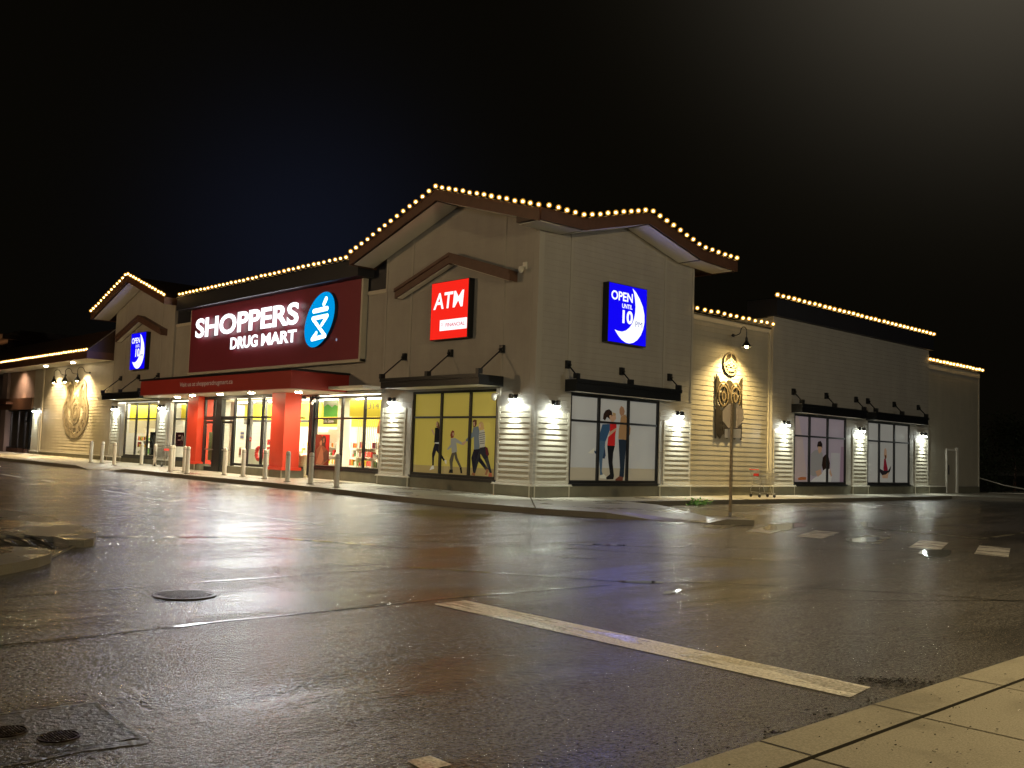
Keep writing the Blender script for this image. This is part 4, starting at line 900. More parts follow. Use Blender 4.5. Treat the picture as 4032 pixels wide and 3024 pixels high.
# ---------------- lamps on the walls ----------------
def wall_lamp(F,u,z,label,W=62):
    e=empty('wall_lamp',F(u,z,0),label,'wall lamp','white downlights on the wall piers')
    o_=.22
    b=MB(); b.wbox(F,u-.07,u+.07,z+.05,z+.20,.0,.04); b.wbox(F,u-.03,u+.03,z+.12,z+.16,.04,.20); b.build('bracket',darkm,e)
    c=F(u,z,o_); b=MB(); b.lathe(c,[(.0,.19),(.06,.19),(.075,.17),(.08,.02),(.07,.02)],16); b.build('can',darkm,e,smooth=False)
    b=MB(); b.lathe(c,[(.066,.02),(.058,-.012),(.035,-.035),(.001,-.042)],16); b.build('lens',lampm,e)
    spot('lamp_light',F(u,z-.055,o_),F(u,z-2,o_-.03),W,(.93,1,.90),168,.12,.03,e)
    spot('lamp_beam',F(u,z-.06,o_),F(u,z-2,o_+.05),W*7,(.93,1,.90),70,.9,.03,e)
for u,l in ((.86,'white wall lamp on the corner pier facing the street'),(7.43,'white wall lamp between the red section windows and the yellow poster window'),(27.8,'white wall lamp right of the left tower window'),(34.2,'white wall lamp left of the left tower window'),(48.3,'white wall lamp at the far left pier beside the neighbouring shop')):
    wall_lamp(FA,u,3.22,l)
for u,l in ((.83,'white wall lamp on the corner pier, right of the corner'),(7.33,'white wall lamp between the white poster window and the carved panels'),(14.6,'white wall lamp above the shopping cart'),(21.15,'white wall lamp between the two far poster windows'),(27.65,'white wall lamp nearest the right end of the building')):
    wall_lamp(FB,u,3.05,l)
def gooseneck(F,u,zb,D,label,W,grp=None,swing=0,zs=None,tilt=-.35):
    e=empty('gooseneck_lamp',F(u,zb,0),label,'gooseneck lamp',grp)
    b=MB(); b.lathe(F(u,zb,.0),[(.001,0),(.07,0),(.07,.03),(.001,.05)] if False else [(.07,-.02),(.07,.02)],12); b.wbox(F,u-.06,u+.06,zb-.06,zb+.06,0,.03)
    b.build('wall_plate',darkm,e)
    pts=[F(u,zb,.02),F(u,zb,.18),F(u,zb+.04,.30)]
    for k in range(9):
        a=math.pi*(1-k/8*1.0); r_=(D-.34)/2; pts.append(F(u+swing*k/8,zb+.10+math.sin(a)*.20,.34+r_+math.cos(a)*r_))
    pts.append(F(u+swing,zb-.12,D))
    b=MB(); b.tube(pts,.018,8); b.build('arm',darkm,e)
    c=F(u+swing,zb,D); zs=zs or zb-.55
    b=MB(); b.lathe((c.x,c.y,0),[(.025,zb-.1),(.05,zb-.16),(.055,zb-.26),(.09,zb-.32),(.20,zs-.0),(.19,zs-.0),(.08,zb-.33)],20); b.build('shade',darkm,e,smooth=False)
    b=MB(); b.lathe((c.x,c.y,0),[(.001,zs+.12),(.05,zs+.09),(.06,zs+.02),(.04,zs-.035),(.001,zs-.05)],12); b.build('bulb',goosem,e)
    spot('lamp_light',(c.x,c.y,zs-.06),F(u+swing*.3,zs-3.0,tilt),W,(1,.72,.30),135,.75,.06,e)
gooseneck(FB,10.80,6.42,.62,'single black gooseneck lamp on the side wall over the medallion',2100,tilt=.3,zs=5.93)
for u,l in ((43.0,'left gooseneck lamp of three over the animal emblem'),(40.95,'middle gooseneck lamp of three over the animal emblem'),(38.8,'right gooseneck lamp of three over the animal emblem')):
    gooseneck(FA,u,5.5,.72,l,650 if u<42 else 320,'gooseneck lamps over the emblem',zs=4.95,tilt=.15)
def downlight(x,y,z,label,W,grp,ang=130,col=(1,.80,.52)):
    e=empty('downlight',(x,y,z),label,'downlight',grp)
    b=MB(); b.lathe((x,y,z),[(.19,0),(.19,-.03),(.14,-.035)],20); b.build('rim',white,e)
    b=MB(); b.lathe((x,y,z),[(.14,-.033),(.10,-.065),(.001,-.085)],20); b.build('lens',downm,e)
    spot('lamp_light',(x,y,z-.10),(x,y,0),W*2.4,col,ang,.5,.1,e)
for i,(y,x,l) in enumerate(((22.9,-1.45,'downlight at the left end of the red canopy'),(20.2,-1.95,'downlight beside the top of the left red pillar'),(17.5,-1.95,'downlight over the entrance doors, under the canopy lettering'),(14.7,-1.95,'downlight just left of the right red pillar'),(11.9,-1.4,'downlight at the right end of the red canopy, over the window'))):
    downlight(x,y,3.655,l,120,'downlights under the red canopy',150)
for y,l in ((44.3,'left recessed downlight under the eave over the emblem'),(39.3,'right recessed downlight under the eave over the emblem')):
    downlight(-.85,y,6.10,l,900,'downlights under the left eave',120,(1,.72,.40))
# ---------------- strings of warm bulbs on the roof edges ----------------
bb=bmesh.new(); bmesh.ops.create_icosphere(bb,subdivisions=2,radius=.058); bme=bpy.data.meshes.new('bulb'); bb.to_mesh(bme); bb.free(); bme.materials.append(bulbm)
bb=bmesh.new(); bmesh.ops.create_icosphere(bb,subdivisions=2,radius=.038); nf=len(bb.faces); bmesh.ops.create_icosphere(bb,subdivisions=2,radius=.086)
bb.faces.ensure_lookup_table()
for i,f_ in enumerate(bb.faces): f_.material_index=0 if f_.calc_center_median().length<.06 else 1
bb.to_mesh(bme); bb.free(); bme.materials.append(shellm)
sb=MB(); sb.lathe((0,0,0),[(.018,-.02),(.022,-.11),(.001,-.12)],6); sme=None
def string_lights(pts,spacing,label,up=.12,scale=1):
    e=empty('string_lights',pts[0],label,'string lights','strings of warm bulbs along the roof edges')
    P_=[Vector(p) for p in pts]; b=MB(); b.tube([p+Vector((0,0,.015)) for p in P_],.011,5)
    seg=[(P_[i+1]-P_[i]).length for i in range(len(P_)-1)]; tot=sum(seg); n=max(2,round(tot/spacing)); rn=random.Random(int(tot*10))
    for k in range(n+1):
        s=tot*k/n; i=0
        while i<len(seg)-1 and s>seg[i]: s-=seg[i]; i+=1
        p=P_[i].lerp(P_[i+1],min(1,s/seg[i]))+Vector((rn.gauss(0,.008),rn.gauss(0,.008),up+rn.gauss(0,.008)))
        b.tube([p-Vector((0,0,up-.015)),p-Vector((0,0,.045))],.014,5)
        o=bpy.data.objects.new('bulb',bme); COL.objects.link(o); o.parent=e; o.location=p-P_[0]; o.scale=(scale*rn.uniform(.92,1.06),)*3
    b.build('wire',darkm,e)
    return e
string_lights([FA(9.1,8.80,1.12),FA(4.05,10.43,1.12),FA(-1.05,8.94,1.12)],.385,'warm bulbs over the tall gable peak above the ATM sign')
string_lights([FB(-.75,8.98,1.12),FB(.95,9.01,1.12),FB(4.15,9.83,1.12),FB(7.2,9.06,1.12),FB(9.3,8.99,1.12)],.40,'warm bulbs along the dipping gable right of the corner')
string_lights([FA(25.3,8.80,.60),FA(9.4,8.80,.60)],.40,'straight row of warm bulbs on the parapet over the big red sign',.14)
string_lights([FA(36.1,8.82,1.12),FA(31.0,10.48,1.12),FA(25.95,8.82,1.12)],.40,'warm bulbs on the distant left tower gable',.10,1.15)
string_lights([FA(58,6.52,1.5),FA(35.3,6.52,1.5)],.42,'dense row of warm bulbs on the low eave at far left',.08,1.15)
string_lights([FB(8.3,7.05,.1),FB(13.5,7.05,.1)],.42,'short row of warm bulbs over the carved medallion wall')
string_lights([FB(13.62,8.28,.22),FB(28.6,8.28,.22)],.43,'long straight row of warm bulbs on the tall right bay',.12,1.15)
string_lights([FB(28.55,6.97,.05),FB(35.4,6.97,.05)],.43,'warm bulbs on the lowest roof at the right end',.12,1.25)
# ---------------- cameras ----------------
def seccam(F,u,z,label,s=1):
    e=empty('security_camera',F(u,z,0),label,'security camera'); b=MB(); b.wbox(F,u-.09*s,u+.09*s,z+.02,z+.28*s,0,.05); b.build('mount',white,e)
    p=F(u,z,.22*s); b=MB(); b.tube([F(u,z+.10,.04),F(u,z+.08,.2*s)],.03,8); b.build('arm',white,e)
    b=MB(); b.lathe((p.x,p.y,p.z-.05),[(.001,.16*s),(.08*s,.14*s),(.10*s,.06*s),(.09*s,.0),(.05*s,-.07*s),(.001,-.09*s)],14); b.build('dome',white,e,smooth=True)
seccam(FA,1.66,3.34,'white dome camera at the top right corner of the yellow poster window')
seccam(FA,.62,7.42,'white camera at the right tip of the small brown gable',.9)
seccam(FA,12.95,3.30,'small camera near the top of the right red pillar',.6)
# ---------------- bollards ----------------
bol=None
BL=[(-2.74,30.06,'leftmost pale bollard, in front of the emblem wall'),(-2.5,29.16,'second pale bollard from the left, in front of the emblem wall'),(-3.06,26.04,'pale bollard with a flared foot before the left wall lamp pier'),(-1.16,27.4,'pale bollard in front of the left tower window'),(-1.09,25.92,'pale bollard before the pier right of the left tower window'),
 (-3.47,18.65,'front bollard of the close pair left of the left red pillar'),(-2.76,20.02,'rear bollard of the close pair left of the left red pillar'),(-3.06,18.18,'bollard half behind another at the left red pillar'),(-3.64,16.61,'bollard right in front of the left red pillar'),
 (-2.58,15.46,'bollard right of the entrance doors'),(-2.42,14.16,'bollard before the middle of the entrance glass'),(-2.48,12.28,'bollard in front of the red wreath'),(-2.84,9.96,'bollard in front of the right red pillar'),(-3.01,8.07,'bollard left of the red poster'),(-3.3,5.96,'rightmost bollard, nearest the corner')]
for i,(x,y,l) in enumerate(BL):
    z=gz(y)+SW
    e=empty('bollard',(x,y,z),l,'bollard','pale bollards along the entrance pavement')
    if bol is None:
        b=MB(); b.lathe((x,y,z),[(.085,0),(.085,1.04),(.078,1.08),(.05,1.115),(.001,1.125)],20); pm=b.build('post',white,e,smooth=True)
        b=MB(); b.lathe((x,y,z),[(.088,.965),(.0885,.98),(.088,.995)],20); rg=b.build('band',pmat('band_grey',(.45,.43,.38),.5),e)
        b=MB(); b.lathe((x,y,z),[(.14,.0),(.13,.02),(.09,.03)],20); ft=b.build('foot',kerbm,e); bol=(pm,rg,ft)
    else:
        for s_ in bol:
            c=s_.copy(); COL.objects.link(c); c.parent=e; c.rotation_euler=(0,0,random.uniform(0,3))
# ---------------- stop sign seen from behind ----------------
z0=gz(-7.56)+.12; ST=empty('stop_sign',(-.35,-7.56,z0),'back of an octagonal road sign on a steel post at the island tip','road sign')
post=pmat('post_steel',(.30,.25,.16),.45,metal=.5,noise=(5,.3)); signb=pmat('sign_back',(.48,.46,.38),.35,metal=.6,noise=(2,.15))
b=MB(); b.box(-.385,-.325,-7.59,-7.53,z0,2.98); b.build('post',post,ST)
b=MB(); 
for k in range(28): b.box(-.3865,-.385,-7.566,-7.554,z0+.25+k*.09,z0+.27+k*.09)
b.build('post_holes',black,ST)
b=MB(); b.box(-.44,-.27,-7.64,-7.47,z0-.01,z0+.02); b.lathe((-.355,-7.56,z0),[(.05,0),(.05,.12),(.04,.13)],10); b.build('base_plate',galv,ST)
oc=[(-7.56+.335*math.cos(R(22.5+45*k)),2.665+.335*math.sin(R(22.5+45*k))) for k in range(8)]
b=MB(); b.add([(-.322,u,z) for u,z in oc]+[(-.316,u,z) for u,z in oc],[tuple(range(8)),tuple(range(15,7,-1))]+[(i,(i+1)%8,(i+1)%8+8,i+8) for i in range(8)]); b.build('octagon_plate',signb,ST)
b=MB(); b.box(-.322,-.316,-7.80,-7.32,2.10,2.33); o=b.build('lower_plate',white,ST); bv=o.modifiers.new('bevel','BEVEL'); bv.width=.02; bv.segments=2
# ---------------- shopping carts ----------------
def cart(loc,rz,label,sc_=1,dark=False):
    m=chrome if not dark else pmat('dark_cart_wire',(.20,.20,.19),.35,metal=.8)
    e=empty('shopping_cart',(0,0,0),label,'shopping cart')
    def rect(b,x0,x1,w0,w1,z0,z1,nx,nz,r_=.004):
        for s_ in (-1,1):
            for i in range(nx+1):
                t=i/nx; b.tube([(x0[0]+(x1[0]-x0[0])*t,s_*w0,z0+0*t),(x0[1]+(x1[1]-x0[1])*t,s_*w1,z1-.13*t)],r_,4,False)
            for j in range(nz+1):
                t=j/nz; w=w0+(w1-w0)*t; b.tube([(x0[0]+(x0[1]-x0[0])*t,s_*w,z0+(z1-z0)*t),(x1[0]+(x1[1]-x1[0])*t,s_*w,z0+(z1-.13-z0)*t)],r_*(2 if j in(0,nz) else 1),5,False)
    b=MB(); rect(b,(.12,.02),(.74,.92),.20,.27,.50,1.02,18,7)
    for j in range(8):
        t=j/7; w=.20+.07*t
        b.tube([(.74+.18*t,-w,.50+.39*t),(.74+.18*t,w,.50+.39*t)],.004*(2 if j in (0,7) else 1),5,False); b.tube([(.12-.10*t,-w,.50+.52*t),(.12-.10*t,w,.50+.52*t)],.004,4,False)
    for i in range(11):
        y=-.2+.04*i; b.tube([(.12,y,.5),(.74,y,.5)],.004,4,False); b.tube([(.74,y,.5),(.92,y*1.35,.89)],.004,4,False); b.tube([(.12,y,.5),(.02,y*1.35,1.02)],.004,4,False)
    b.build('basket',m,e)
    b=MB()
    for s_ in (-1,1):
        b.tube([(-.06,s_*.27,1.04),(.0,s_*.26,.9),(.12,s_*.22,.52),(-.02,s_*.25,.32),(-.0,s_*.26,.20),(.80,s_*.20,.16)],.013,7)
        b.tube([(.12,s_*.22,.50),(.55,s_*.21,.46),(.62,s_*.2,.17)],.012,7)
    b.tube([(.80,-.20,.16),(.80,.20,.16)],.012,7); b.tube([(0,-.26,.20),(0,.26,.20)],.012,7)
    for i in range(7): b.tube([(.0,-.24+.08*i,.205),(.80,-.18+.06*i,.165)],.005,4,False)
    b.build('chassis',m,e)
    b=MB(); b.tube([(-.07,-.27,1.05),(-.07,.27,1.05)],.017,10); b.build('handle',redpl if not dark else black,e)
    b=MB(); b.box(.02,.05,-.14,.14,.80,.90); b.build('seat_flap',redpl,e)
    for x,y in ((.0,-.25),(.0,.25),(.76,-.2),(.76,.2)):
        b=MB(); b.lathe((x,y,.06),[(.001,-.015),(.06,-.015),(.062,0),(.06,.015),(.001,.015)],14,'y'); b.build('wheel',black,e)
        b=MB(); b.tube([(x+.02,y,.16),(x,y,.06)],.014,6); b.build('caster_fork',m,e)
    e.location=loc; e.rotation_euler=(0,0,rz); e.scale=(sc_,)*3; return e
cart((10.95,-1.02,gz(-1)+SW),R(-18),'empty wire shopping cart with a red flap against the side wall',1.0)
cart((-.9,25.0,gz(25)+SW),R(95),'dark shopping cart parked behind the bollards beside the left red pillar',1.0,True)
# ---------------- things inside the shop ----------------
def shelf(x,y,label,L=1.6,seed=1,H=1.9,along='y'):
    e=empty('shelf_unit',(x,y,.2),label,'shelf unit','shelf units inside the lit shop'); rn=random.Random(seed)
    b=MB(); b.box(x+.18,x+.22,y-L/2,y+L/2,.2,H); b.build('back_panel',whitei,e)
    pal=[(.6,.03,.03),(.7,.25,.02),(.75,.7,.6),(.1,.2,.05),(.7,.55,.05),(.25,.05,.08),(.6,.58,.55)]
    for k,zz in enumerate((.35,.75,1.12,1.5)):
        if zz>H: continue
        b=MB(); b.box(x-.2,x+.18,y-L/2,y+L/2,zz-.03,zz); b.build('shelf',whitei,e)
        mats=[pmat('goods_%d'%i,c,.5) for i,c in enumerate(pal)]; b=MB(); yy=y-L/2+.03
        while yy<y+L/2-.12:
            w=rn.uniform(.06,.14); h=rn.uniform(.12,.28); b.cur=rn.choice([0,0,1,2,2,3,4,5,6]); b.box(x-.18,x-.02,yy,yy+w,zz+.001,zz+h); yy+=w+rn.choice([.01,.02,.10])
        b.build('goods',mats,e,kind='stuff')
shelf(.95,9.2,'low shelf unit with red goods behind the right end of the window',1.5,2,1.5)
shelf(4.2,11.5,'tall shelf unit behind the address-number window',2.0,3,2.0)
shelf(1.2,25.2,'shelf unit of goods left of the left red pillar',1.8,4,2.2)
shelf(1.3,30.4,'shelf unit behind the right pane of the left tower window',1.5,5,2.2)
shelf(1.3,33.0,'shelf unit behind the left pane of the left tower window',1.5,6,2.2)
shelf(3.6,17.6,'shelf unit deep behind the entrance glass',2.2,7,2.2)
shelf(5.4,21.5,'shelf unit behind the left entrance door',2.2,8,2.2)
shelf(2.2,12.6,'shelf unit behind the red portrait poster',1.5,12,2.3)
shelf(2.6,15.4,'shelf unit seen between the door glass and the right red pillar',1.6,13,2.3)
shelf(2.2,19.6,'shelf unit straight behind the entrance doors',1.6,14,2.0)
def slats(y0,y1,x,z0,z1,label):
    b=MB(); y=y0
    while y<y1: b.box(x,x+.01,y,y+.035,z0,z1); y+=.13
    b.box(x-.005,x+.015,y0,y1,z1,z1+.05); tag(b.build('slat_screen',pmat('tan_slat',(.50,.40,.18),.5)),label,'screen')
slats(8.5,10.9,.78,.25,3.4,'tan vertical slat screen behind the address-number window')
slats(23.0,27.0,.80,2.0,3.4,'tan vertical slat screen left of the left red pillar')
slats(29.4,34.6,.80,1.9,3.4,'tan vertical slat screen inside the left tower window')
def poster(name,u0,u1,z0,z1,x,bgc,shapes,label,txt=None,cat='poster',es=0):
    mats=[inkmat('poster_%s'%name,bgc,es)]; b=MB(); F=FA
    b.sheet(F,[(u0,z0),(u1,z0),(u1,z1),(u0,z1)],-x); b.add([F(u0,z0,-x-.01),F(u1,z0,-x-.01),F(u1,z1,-x-.01),F(u0,z1,-x-.01)],[(0,1,2,3)])
    for i,(pts,c) in enumerate(shapes):
        mats.append(pmat('poster_%s_%d'%(name,i),c,.4)); b.cur=len(mats)-1
        b.sheet(F,[(u1+(u0-u1)*px,z0+(z1-z0)*pz) for px,pz in pts],-x+.003+.001*i)
    o=b.build('poster' if cat=='poster' else 'hanging_sign',mats); tag(o,label,cat)
    if txt:
        t_,x0,x1,y0,y1,c=txt; text_mesh(t_,'poster_lettering',F,u1+(u0-u1)*x0,u1+(u0-u1)*x1,z0+(z1-z0)*y0,z0+(z1-z0)*y1,-x+.02,pmat('poster_ink_'+name,c,.4),o,bold=.02,thick=0)
    return o
# in poster space x runs 0 (left as seen) to 1 (right)
fig=[([(.35,1),(.75,1),(1,1),(1,.45),(.8,.5),(.7,.8)],(.55,.02,.015)),([(.30,.72),(.42,.86),(.55,.97),(.72,.95),(.78,.8),(.7,.62),(.5,.6)],(.03,.015,.012)),([(.32,.74),(.42,.82),(.50,.76),(.46,.64),(.34,.62)],(.48,.25,.15)),([(.54,.86),(.66,.88),(.68,.76),(.58,.72)],(.34,.17,.10)),
     ([(.1,.5),(.35,.66),(.6,.62),(.9,.5),(.95,.15),(.6,0),(.1,0)],(.22,.09,.05)),([(.12,.05),(.30,.35),(.45,.6),(.6,.45),(.65,.2),(.5,.02)],(.42,.20,.12)),([(.6,.4),(.85,.5),(.95,.2),(.7,.08)],(.10,.05,.035))]
poster('red',11.90,12.95,.76,2.0,.12,(.20,.05,.035),fig,'large dark red portrait poster standing in the window right of the pillar')
poster('gold',13.35,13.58,1.35,2.1,.35,(.55,.28,.09),[([(.5,.95),(.9,.85),(.6,.75),(.5,.7),(.4,.75),(.1,.85)],(.18,.09,.04)),([(.25,.55),(.5,.6),(.75,.5),(.5,.45)],(.16,.09,.10)),([(.25,.25),(.5,.35),(.8,.2),(.5,.15)],(.20,.08,.03))],'narrow orange-brown poster beside the right red pillar')
poster('menu',25.4,26.4,1.25,1.98,.12,(.045,.012,.018),[([(.35,.8),(.6,.82),(.6,.72),(.35,.7)],(.3,.25,.22)),([(.3,.5),(.65,.52),(.6,.42),(.3,.4)],(.3,.2,.2)),([(.75,.85),(.9,.7),(.85,.4),(.72,.5)],(.2,.15,.14))],'dark maroon poster in the window beside the left red pillar')
poster('dark',28.75,29.6,.74,1.97,.12,(.03,.035,.045),[([(.5,.9),(.9,.85),(.95,.3),(.6,.25)],(.10,.10,.11)),([(.1,.3),(.3,.32),(.3,.05),(.1,.05)],(.25,.30,.33))],'dark grey poster in the right pane of the left tower window')
fl=[([(.5+.04*math.cos(a)+.42*math.cos(a+.12)*q_,.62+.04*math.sin(a)+.30*math.sin(a+.12)*q_) for q_,a in ((.2,a0-.12),(1,a0-.14),(1.05,a0),(1,a0+.14),(.2,a0+.12))],(.14,.16,.09)) for a0 in [k*math.pi/6 for k in range(12)]]
poster('flower',19.8,20.7,.7,2.0,-.82,(.30,.33,.20),fl,'tall olive flower-pattern decal on the left entrance door')
poster('green',12.0,13.05,2.74,3.45,.5,(.10,.50,.08),[([(0,1),(1,1),(1,.62),(.8,.7),(.6,.55),(.3,.75),(0,.6)],(.70,.80,.55))],'bright green hanging sign in the upper window right of the pillar',cat='sign',es=.35)
poster('life',12.0,13.05,2.44,2.68,.5,(.16,.30,.12),[],'green strip sign lettered Life Store under the bright green sign',('Life Store',.05,.78,.2,.85,(.85,.85,.8)),cat='sign')
for i,(y,l) in enumerate(((9.5,'red pleated cloth hanging at the right end of the upper window'),(9.05,'second red pleated cloth at the right edge of the upper window'))):
    b=MB(); pts=[]
    for k in range(9): pts.append((y+.14-.035*k,(.9,.93)[k%2]))
    b.add([(x,yy,2.62) for yy,x in pts]+[(x,y+(yy-y)*1.5,2.1) for yy,x in pts],[(k,k+1,k+10,k+9) for k in range(8)]); tag(b.build('hanging_cloth',redpl),l,'cloth')
# wreath, no-entry sticker, baskets
b=MB()
for k in range(40):
    a=2*math.pi*k/40; r_=.25+.02*math.sin(k*2.7); c=Vector((-.72,16.05+r_*math.cos(a),1.12+r_*math.sin(a)*1.02))
    b.lathe(tuple(c),[(.001,-.075),(.06,-.05),(.085,0),(.06,.05),(.001,.075)],8)
tag(b.build('wreath',redpl),'round red wreath hanging inside the entrance glass','wreath')
b=MB(); b.add([(-.86,16.62+.10*math.cos(a*.4189),1.72+.10*math.sin(a*.4189)) for a in range(15)],[tuple(range(15))]); b.cur=1; b.add([(-.864,16.55,1.70),(-.864,16.69,1.70),(-.864,16.69,1.74),(-.864,16.55,1.74)],[(0,1,2,3)])
tag(b.build('no_entry_sticker',[redpl,white]),'small round red no-entry sticker on the entrance glass','sticker')
BK_=empty('wicker_basket',(.3,14.1,.2),'pale wicker basket on the floor right of the right red pillar','basket')
b=MB(); b.lathe((.3,14.1,.2),[(.001,0),(.28,0),(.34,.9),(.32,.9),(.27,.05)],18); b.build('body',pmat('wicker',(.42,.36,.22),.7,noise=(25,.4),bump=(30,.02)),BK_)
for y,w,h,l in ((16.9,.9,.5,'small white notice panel high in the entrance glass'),):
    b=MB(); b.box(-.86,-.85,y-.4,y+.4,2.36,2.6); tag(b.build('notice',pmat('notice_grey',(.32,.32,.33),.4)),'grey notice strip above the no-entry sticker','notice')
for y0_,z0_,y1_,z1_,c,l in ((17.25,1.95,17.55,2.0,(.03,.05,.35),'upper blue-striped notice on the entrance glass'),(17.25,1.78,17.55,1.83,(.03,.05,.35),'lower blue-striped notice on the entrance glass'),(17.42,1.0,17.60,1.3,(.35,.10,.07),'reddish notice low on the entrance glass')):
    b=MB(); b.box(-.865,-.86,y0_,y1_,z0_,z1_); b.cur=1; b.box(-.858,-.855,y0_-.02,y1_+.02,z0_-.08,z1_+.06); tag(b.build('notice',[pmat('notice_ink_%d'%int(c[0]*99),c,.4),white]),l,'notice')

# ---------------- neighbouring shop at far left ----------------
NB=empty('neighbouring_shop',(0,52,0),'neighbouring shop with beige wall, bronze band and dark glass storefront at the far left','building')
b=MB(); b.box(.1,.4,49.1,55.0,4.17,6.14); b.build('wall',beige,NB)
b=MB(); b.box(-.1,.4,55.0,56.2,0,6.3); b.build('pilaster',pmat('mauve_stucco',(.30,.23,.22),.8),NB)
b=MB(); b.box(-.12,.4,49.12,60,3.36,4.17); b.build('band',bronze,NB)
b=MB(); b.box(-.55,-.12,53.4,60,3.75,3.92); b.build('shelf_canopy',brown,NB)
b=MB(); b.box(.1,.4,50.9,60,-.1,.62); b.box(.1,.4,49.1,49.9,-.1,.62); b.build('base_course',brownl,NB)
b=MB()
for y in (49.15,49.9,50.05,51.0,51.2,52.6,54.3,56): b.box(.1,.2,y-.05,y+.05,.3,3.36)
b.box(.1,.2,49.1,60,3.26,3.36); b.box(.1,.2,49.1,60,.62,.72); b.box(.1,.2,49.9,51,2.5,2.6); b.build('window_frame',frame,NB)
b=MB(); b.add([(.15,49.1,.3),(.15,60,.3),(.15,60,3.36),(.15,49.1,3.36)],[(0,1,2,3)]); b.build('pane',glass,NB)
b=MB(); b.box(4,4.1,49,60,.2,3.4); b.box(.2,4,49,49.1,.2,3.4); b.build('interior_wall',pmat('dim_interior',(.05,.05,.055),.5),NB)
b=MB(); b.box(1.0,1.1,49.3,49.8,.7,3.2); b.build('inner_panel',pmat('mauve_panel',(.45,.36,.36),.5),NB)
b=MB(); b.box(1.5,2.4,51.4,52.2,2.9,2.95); b.box(1.5,1.9,54,54.5,1.5,1.55); b.box(1.4,1.6,50.3,50.6,2.85,2.9); b.build('ceiling_light',emat('cool_dim_light',(.75,.9,1),4),NB)
area('shop_area_light',(1.6,50.4,3.2),(1.6,50.4,0),200,(1,.8,.75),1.5,1.5,NB)
spot('band_light',(-.4,51.6,5.1),(.0,51.6,3.5),90,(1,.6,.35),70,.8,.05,NB); spot('wall_light',(-1.1,51.8,6.05),(.1,51.8,4.2),330,(1,.66,.48),120,.8,.1,NB)
FB2=empty('stepped_roof_building',(6,72,0),'dark building with stepped brown roofs behind the neighbouring shop','building')
b=MB(); b.box(2,14,66,90,0,8.2); b.build('wall',beige,FB2)
b=MB(); b.box(1.2,14,65.5,90,8.2,8.7); b.box(3,14,67,90,8.7,9.6); b.box(2.4,14,66.4,90,9.6,10.0); b.box(4.2,14,68,90,10.0,10.6); b.build('roof',roofm,FB2)
b=MB(); 
for x,y,z in ((1.15,68,8.5),(2.35,72.5,9.9),(1.15,76,8.5)): b.box(x-.1,x,y,y+.5,z-.12,z+.12)
b.build('floodlight',bulbm,FB2)
spot('roof_light',(-3,70,7.2),(3,71,9.6),3500,(1,.6,.25),100,.8,.3,FB2)

# ---------------- weeds, dark shrubs, hose line at the right ----------------
def leaves(name,n,fn,size,mat,label,cat,kind=None):
    rn=random.Random(n); b=MB()
    for _ in range(n):
        x,y,z=fn(rn); s=size*rn.uniform(.6,1.4); a=rn.uniform(0,6.28); t=rn.uniform(-.9,.9)
        d1=Vector((math.cos(a),math.sin(a),t)).normalized()*s; d2=d1.cross(Vector((rn.uniform(-1,1),rn.uniform(-1,1),1))).normalized()*s*.4; p=Vector((x,y,z))
        b.add([p-d1,p+d2,p+d1,p-d2],[(0,1,2,3)])
    return tag(b.build(name,mat),label,cat,kind=kind)
leaves('weeds',260,lambda r_:(5.55+r_.gauss(0,.28),-2.38+r_.gauss(0,.09),gz(-2)+abs(r_.gauss(0,.09))+.02),.05,pmat('bright_weed',(.14,.42,.05),.5),'small tuft of bright green weeds at the kerb behind the sign post','weeds')
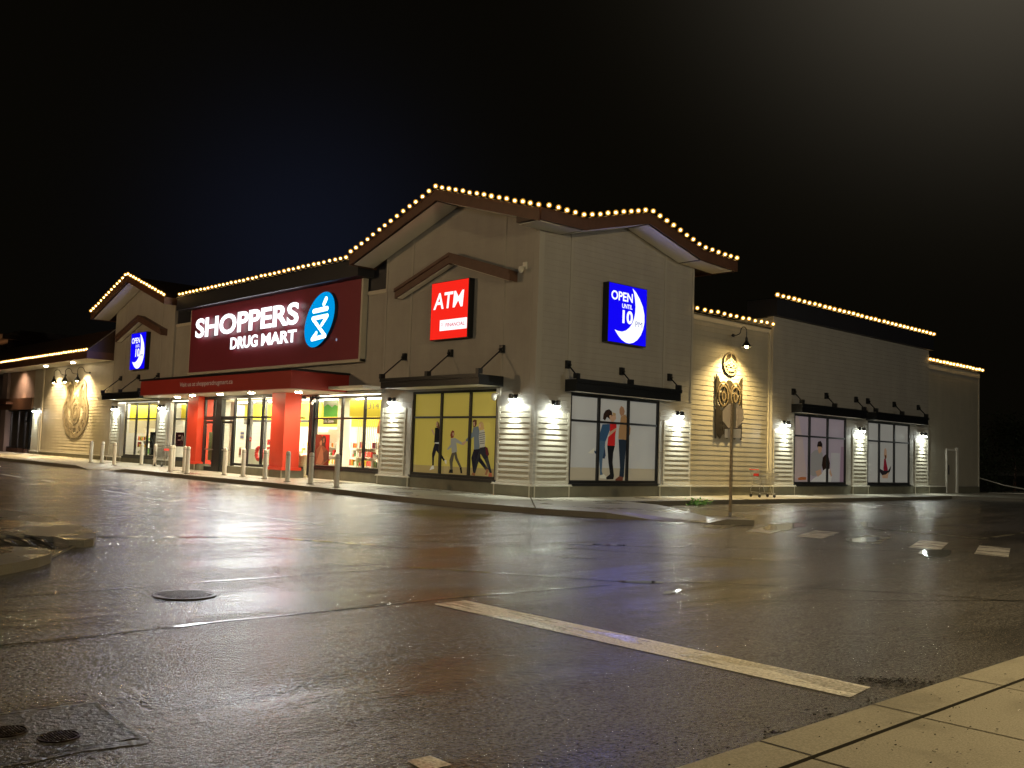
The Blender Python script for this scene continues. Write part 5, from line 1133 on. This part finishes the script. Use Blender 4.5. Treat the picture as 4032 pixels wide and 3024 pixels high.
for i,(cx,cy,rx,ry,h,l) in enumerate(((39,3,2.6,3,3.4,'dark shrub just past the right end of the drugstore'),(46,2,4,4,4.6,'tall dark bush second from the drugstore at the right edge'),(55,-1,5,5,4.2,'dark bush farthest from the drugstore at the right edge'))):
    e=empty('dark_bush',(cx,cy,0),l,'bush')
    b=MB(); b.tube([(cx,cy,-.1),(cx+.2,cy,h*.4),(cx-.1,cy+.2,h*.7)],[.10,.07,.03],7); b.build('trunk',brown,e)
    rn=random.Random(i+5); b=MB(); cl=[(cx+rn.gauss(0,rx*.42),cy+rn.gauss(0,ry*.42),rn.uniform(.3,h)) for _ in range(26)]
    for _ in range(5200):
        c=rn.choice(cl); p=Vector((c[0]+rn.gauss(0,.55),c[1]+rn.gauss(0,.55),max(.02,c[2]+rn.gauss(0,.45)))); a=rn.uniform(0,6.28); d1=Vector((math.cos(a),math.sin(a),rn.uniform(-.8,.8)))*rn.uniform(.06,.13); d2=d1.cross(Vector((rn.uniform(-1,1),rn.uniform(-1,1),1))).normalized()*.05
        b.add([p-d1,p+d2,p+d1,p-d2],[(0,1,2,3)])
    b.build('crown',leafd,e)
b=MB(); b.tube([(35.5,.2,1.0),(37,-.6,.62),(39,-1.6,.32),(42,-3,.18),(48,-5,.16)],.035,6); b.tube([(35.6,-.3,.16),(38,-1.2,.17),(42,-3.4,.17),(48,-5.6,.17)],.04,6); tag(b.build('pale_pipe',white,smooth=True),'thin pale pipes sloping to the ground past the right end','pipe')
b=MB(); b.add([(29.6,-4.3,gz(-4)+.10),(400,-9,gz(-4)+.1),(400,200,.4),(35.4,200,.4),(35.4,1,.11)],[(0,1,2,3,4)]); tag(b.build('grass_ground',pmat('dark_grass',(.03,.035,.018),.9,noise=(1,.4),bump=(20,.05))),kind='structure')
# ---------------- car park lamps outside the frame ----------------
def lot_lamp(x,y,h,label,W,col,tgt,ang=140,arm=(0,0)):
    e=empty('car_park_lamp',(x,y,gz(y)),label,'street lamp','car park lamps around the lot'); z=gz(y)
    b=MB(); b.lathe((x,y,z),[(.30,0),(.30,.7),(.001,.7)],16); b.build('footing',kerbm,e)
    b=MB(); b.tube([(x,y,z+.7),(x,y,h)],[.09,.06],10); b.build('pole',darkm,e)
    b=MB(); b.box(x-.25,x+.25,y-.18,y+.18,h,h+.12); b.build('head',darkm,e)
    b=MB(); b.box(x-.2,x+.2,y-.14,y+.14,h-.02,h); b.build('lens',emat('lot_lens_%d'%int(x),col,8),e)
    spot('lamp_light',(x,y,h-.06),tgt,W,col,ang,.6,.18,e)
lot_lamp(-9.5,-23.5,8.5,'car park lamp on the near pavement, beyond the right edge of the photo',12000,(1,.77,.42),(-8,-15,0),155)
lot_lamp(-36,-14,9,'car park lamp far to the left of the camera',6500,(1,.94,.84),(-8,10,2),120)
lot_lamp(14,-34,9,'car park lamp far behind on the right',9000,(1,.93,.80),(12,0,3),120)
lot_lamp(-30,22,9,'added warm lamp beyond the left edge, out of view',20000,(1,.66,.34),(-12,18,0),140)  # unseen lamp added to turn the left ground gold
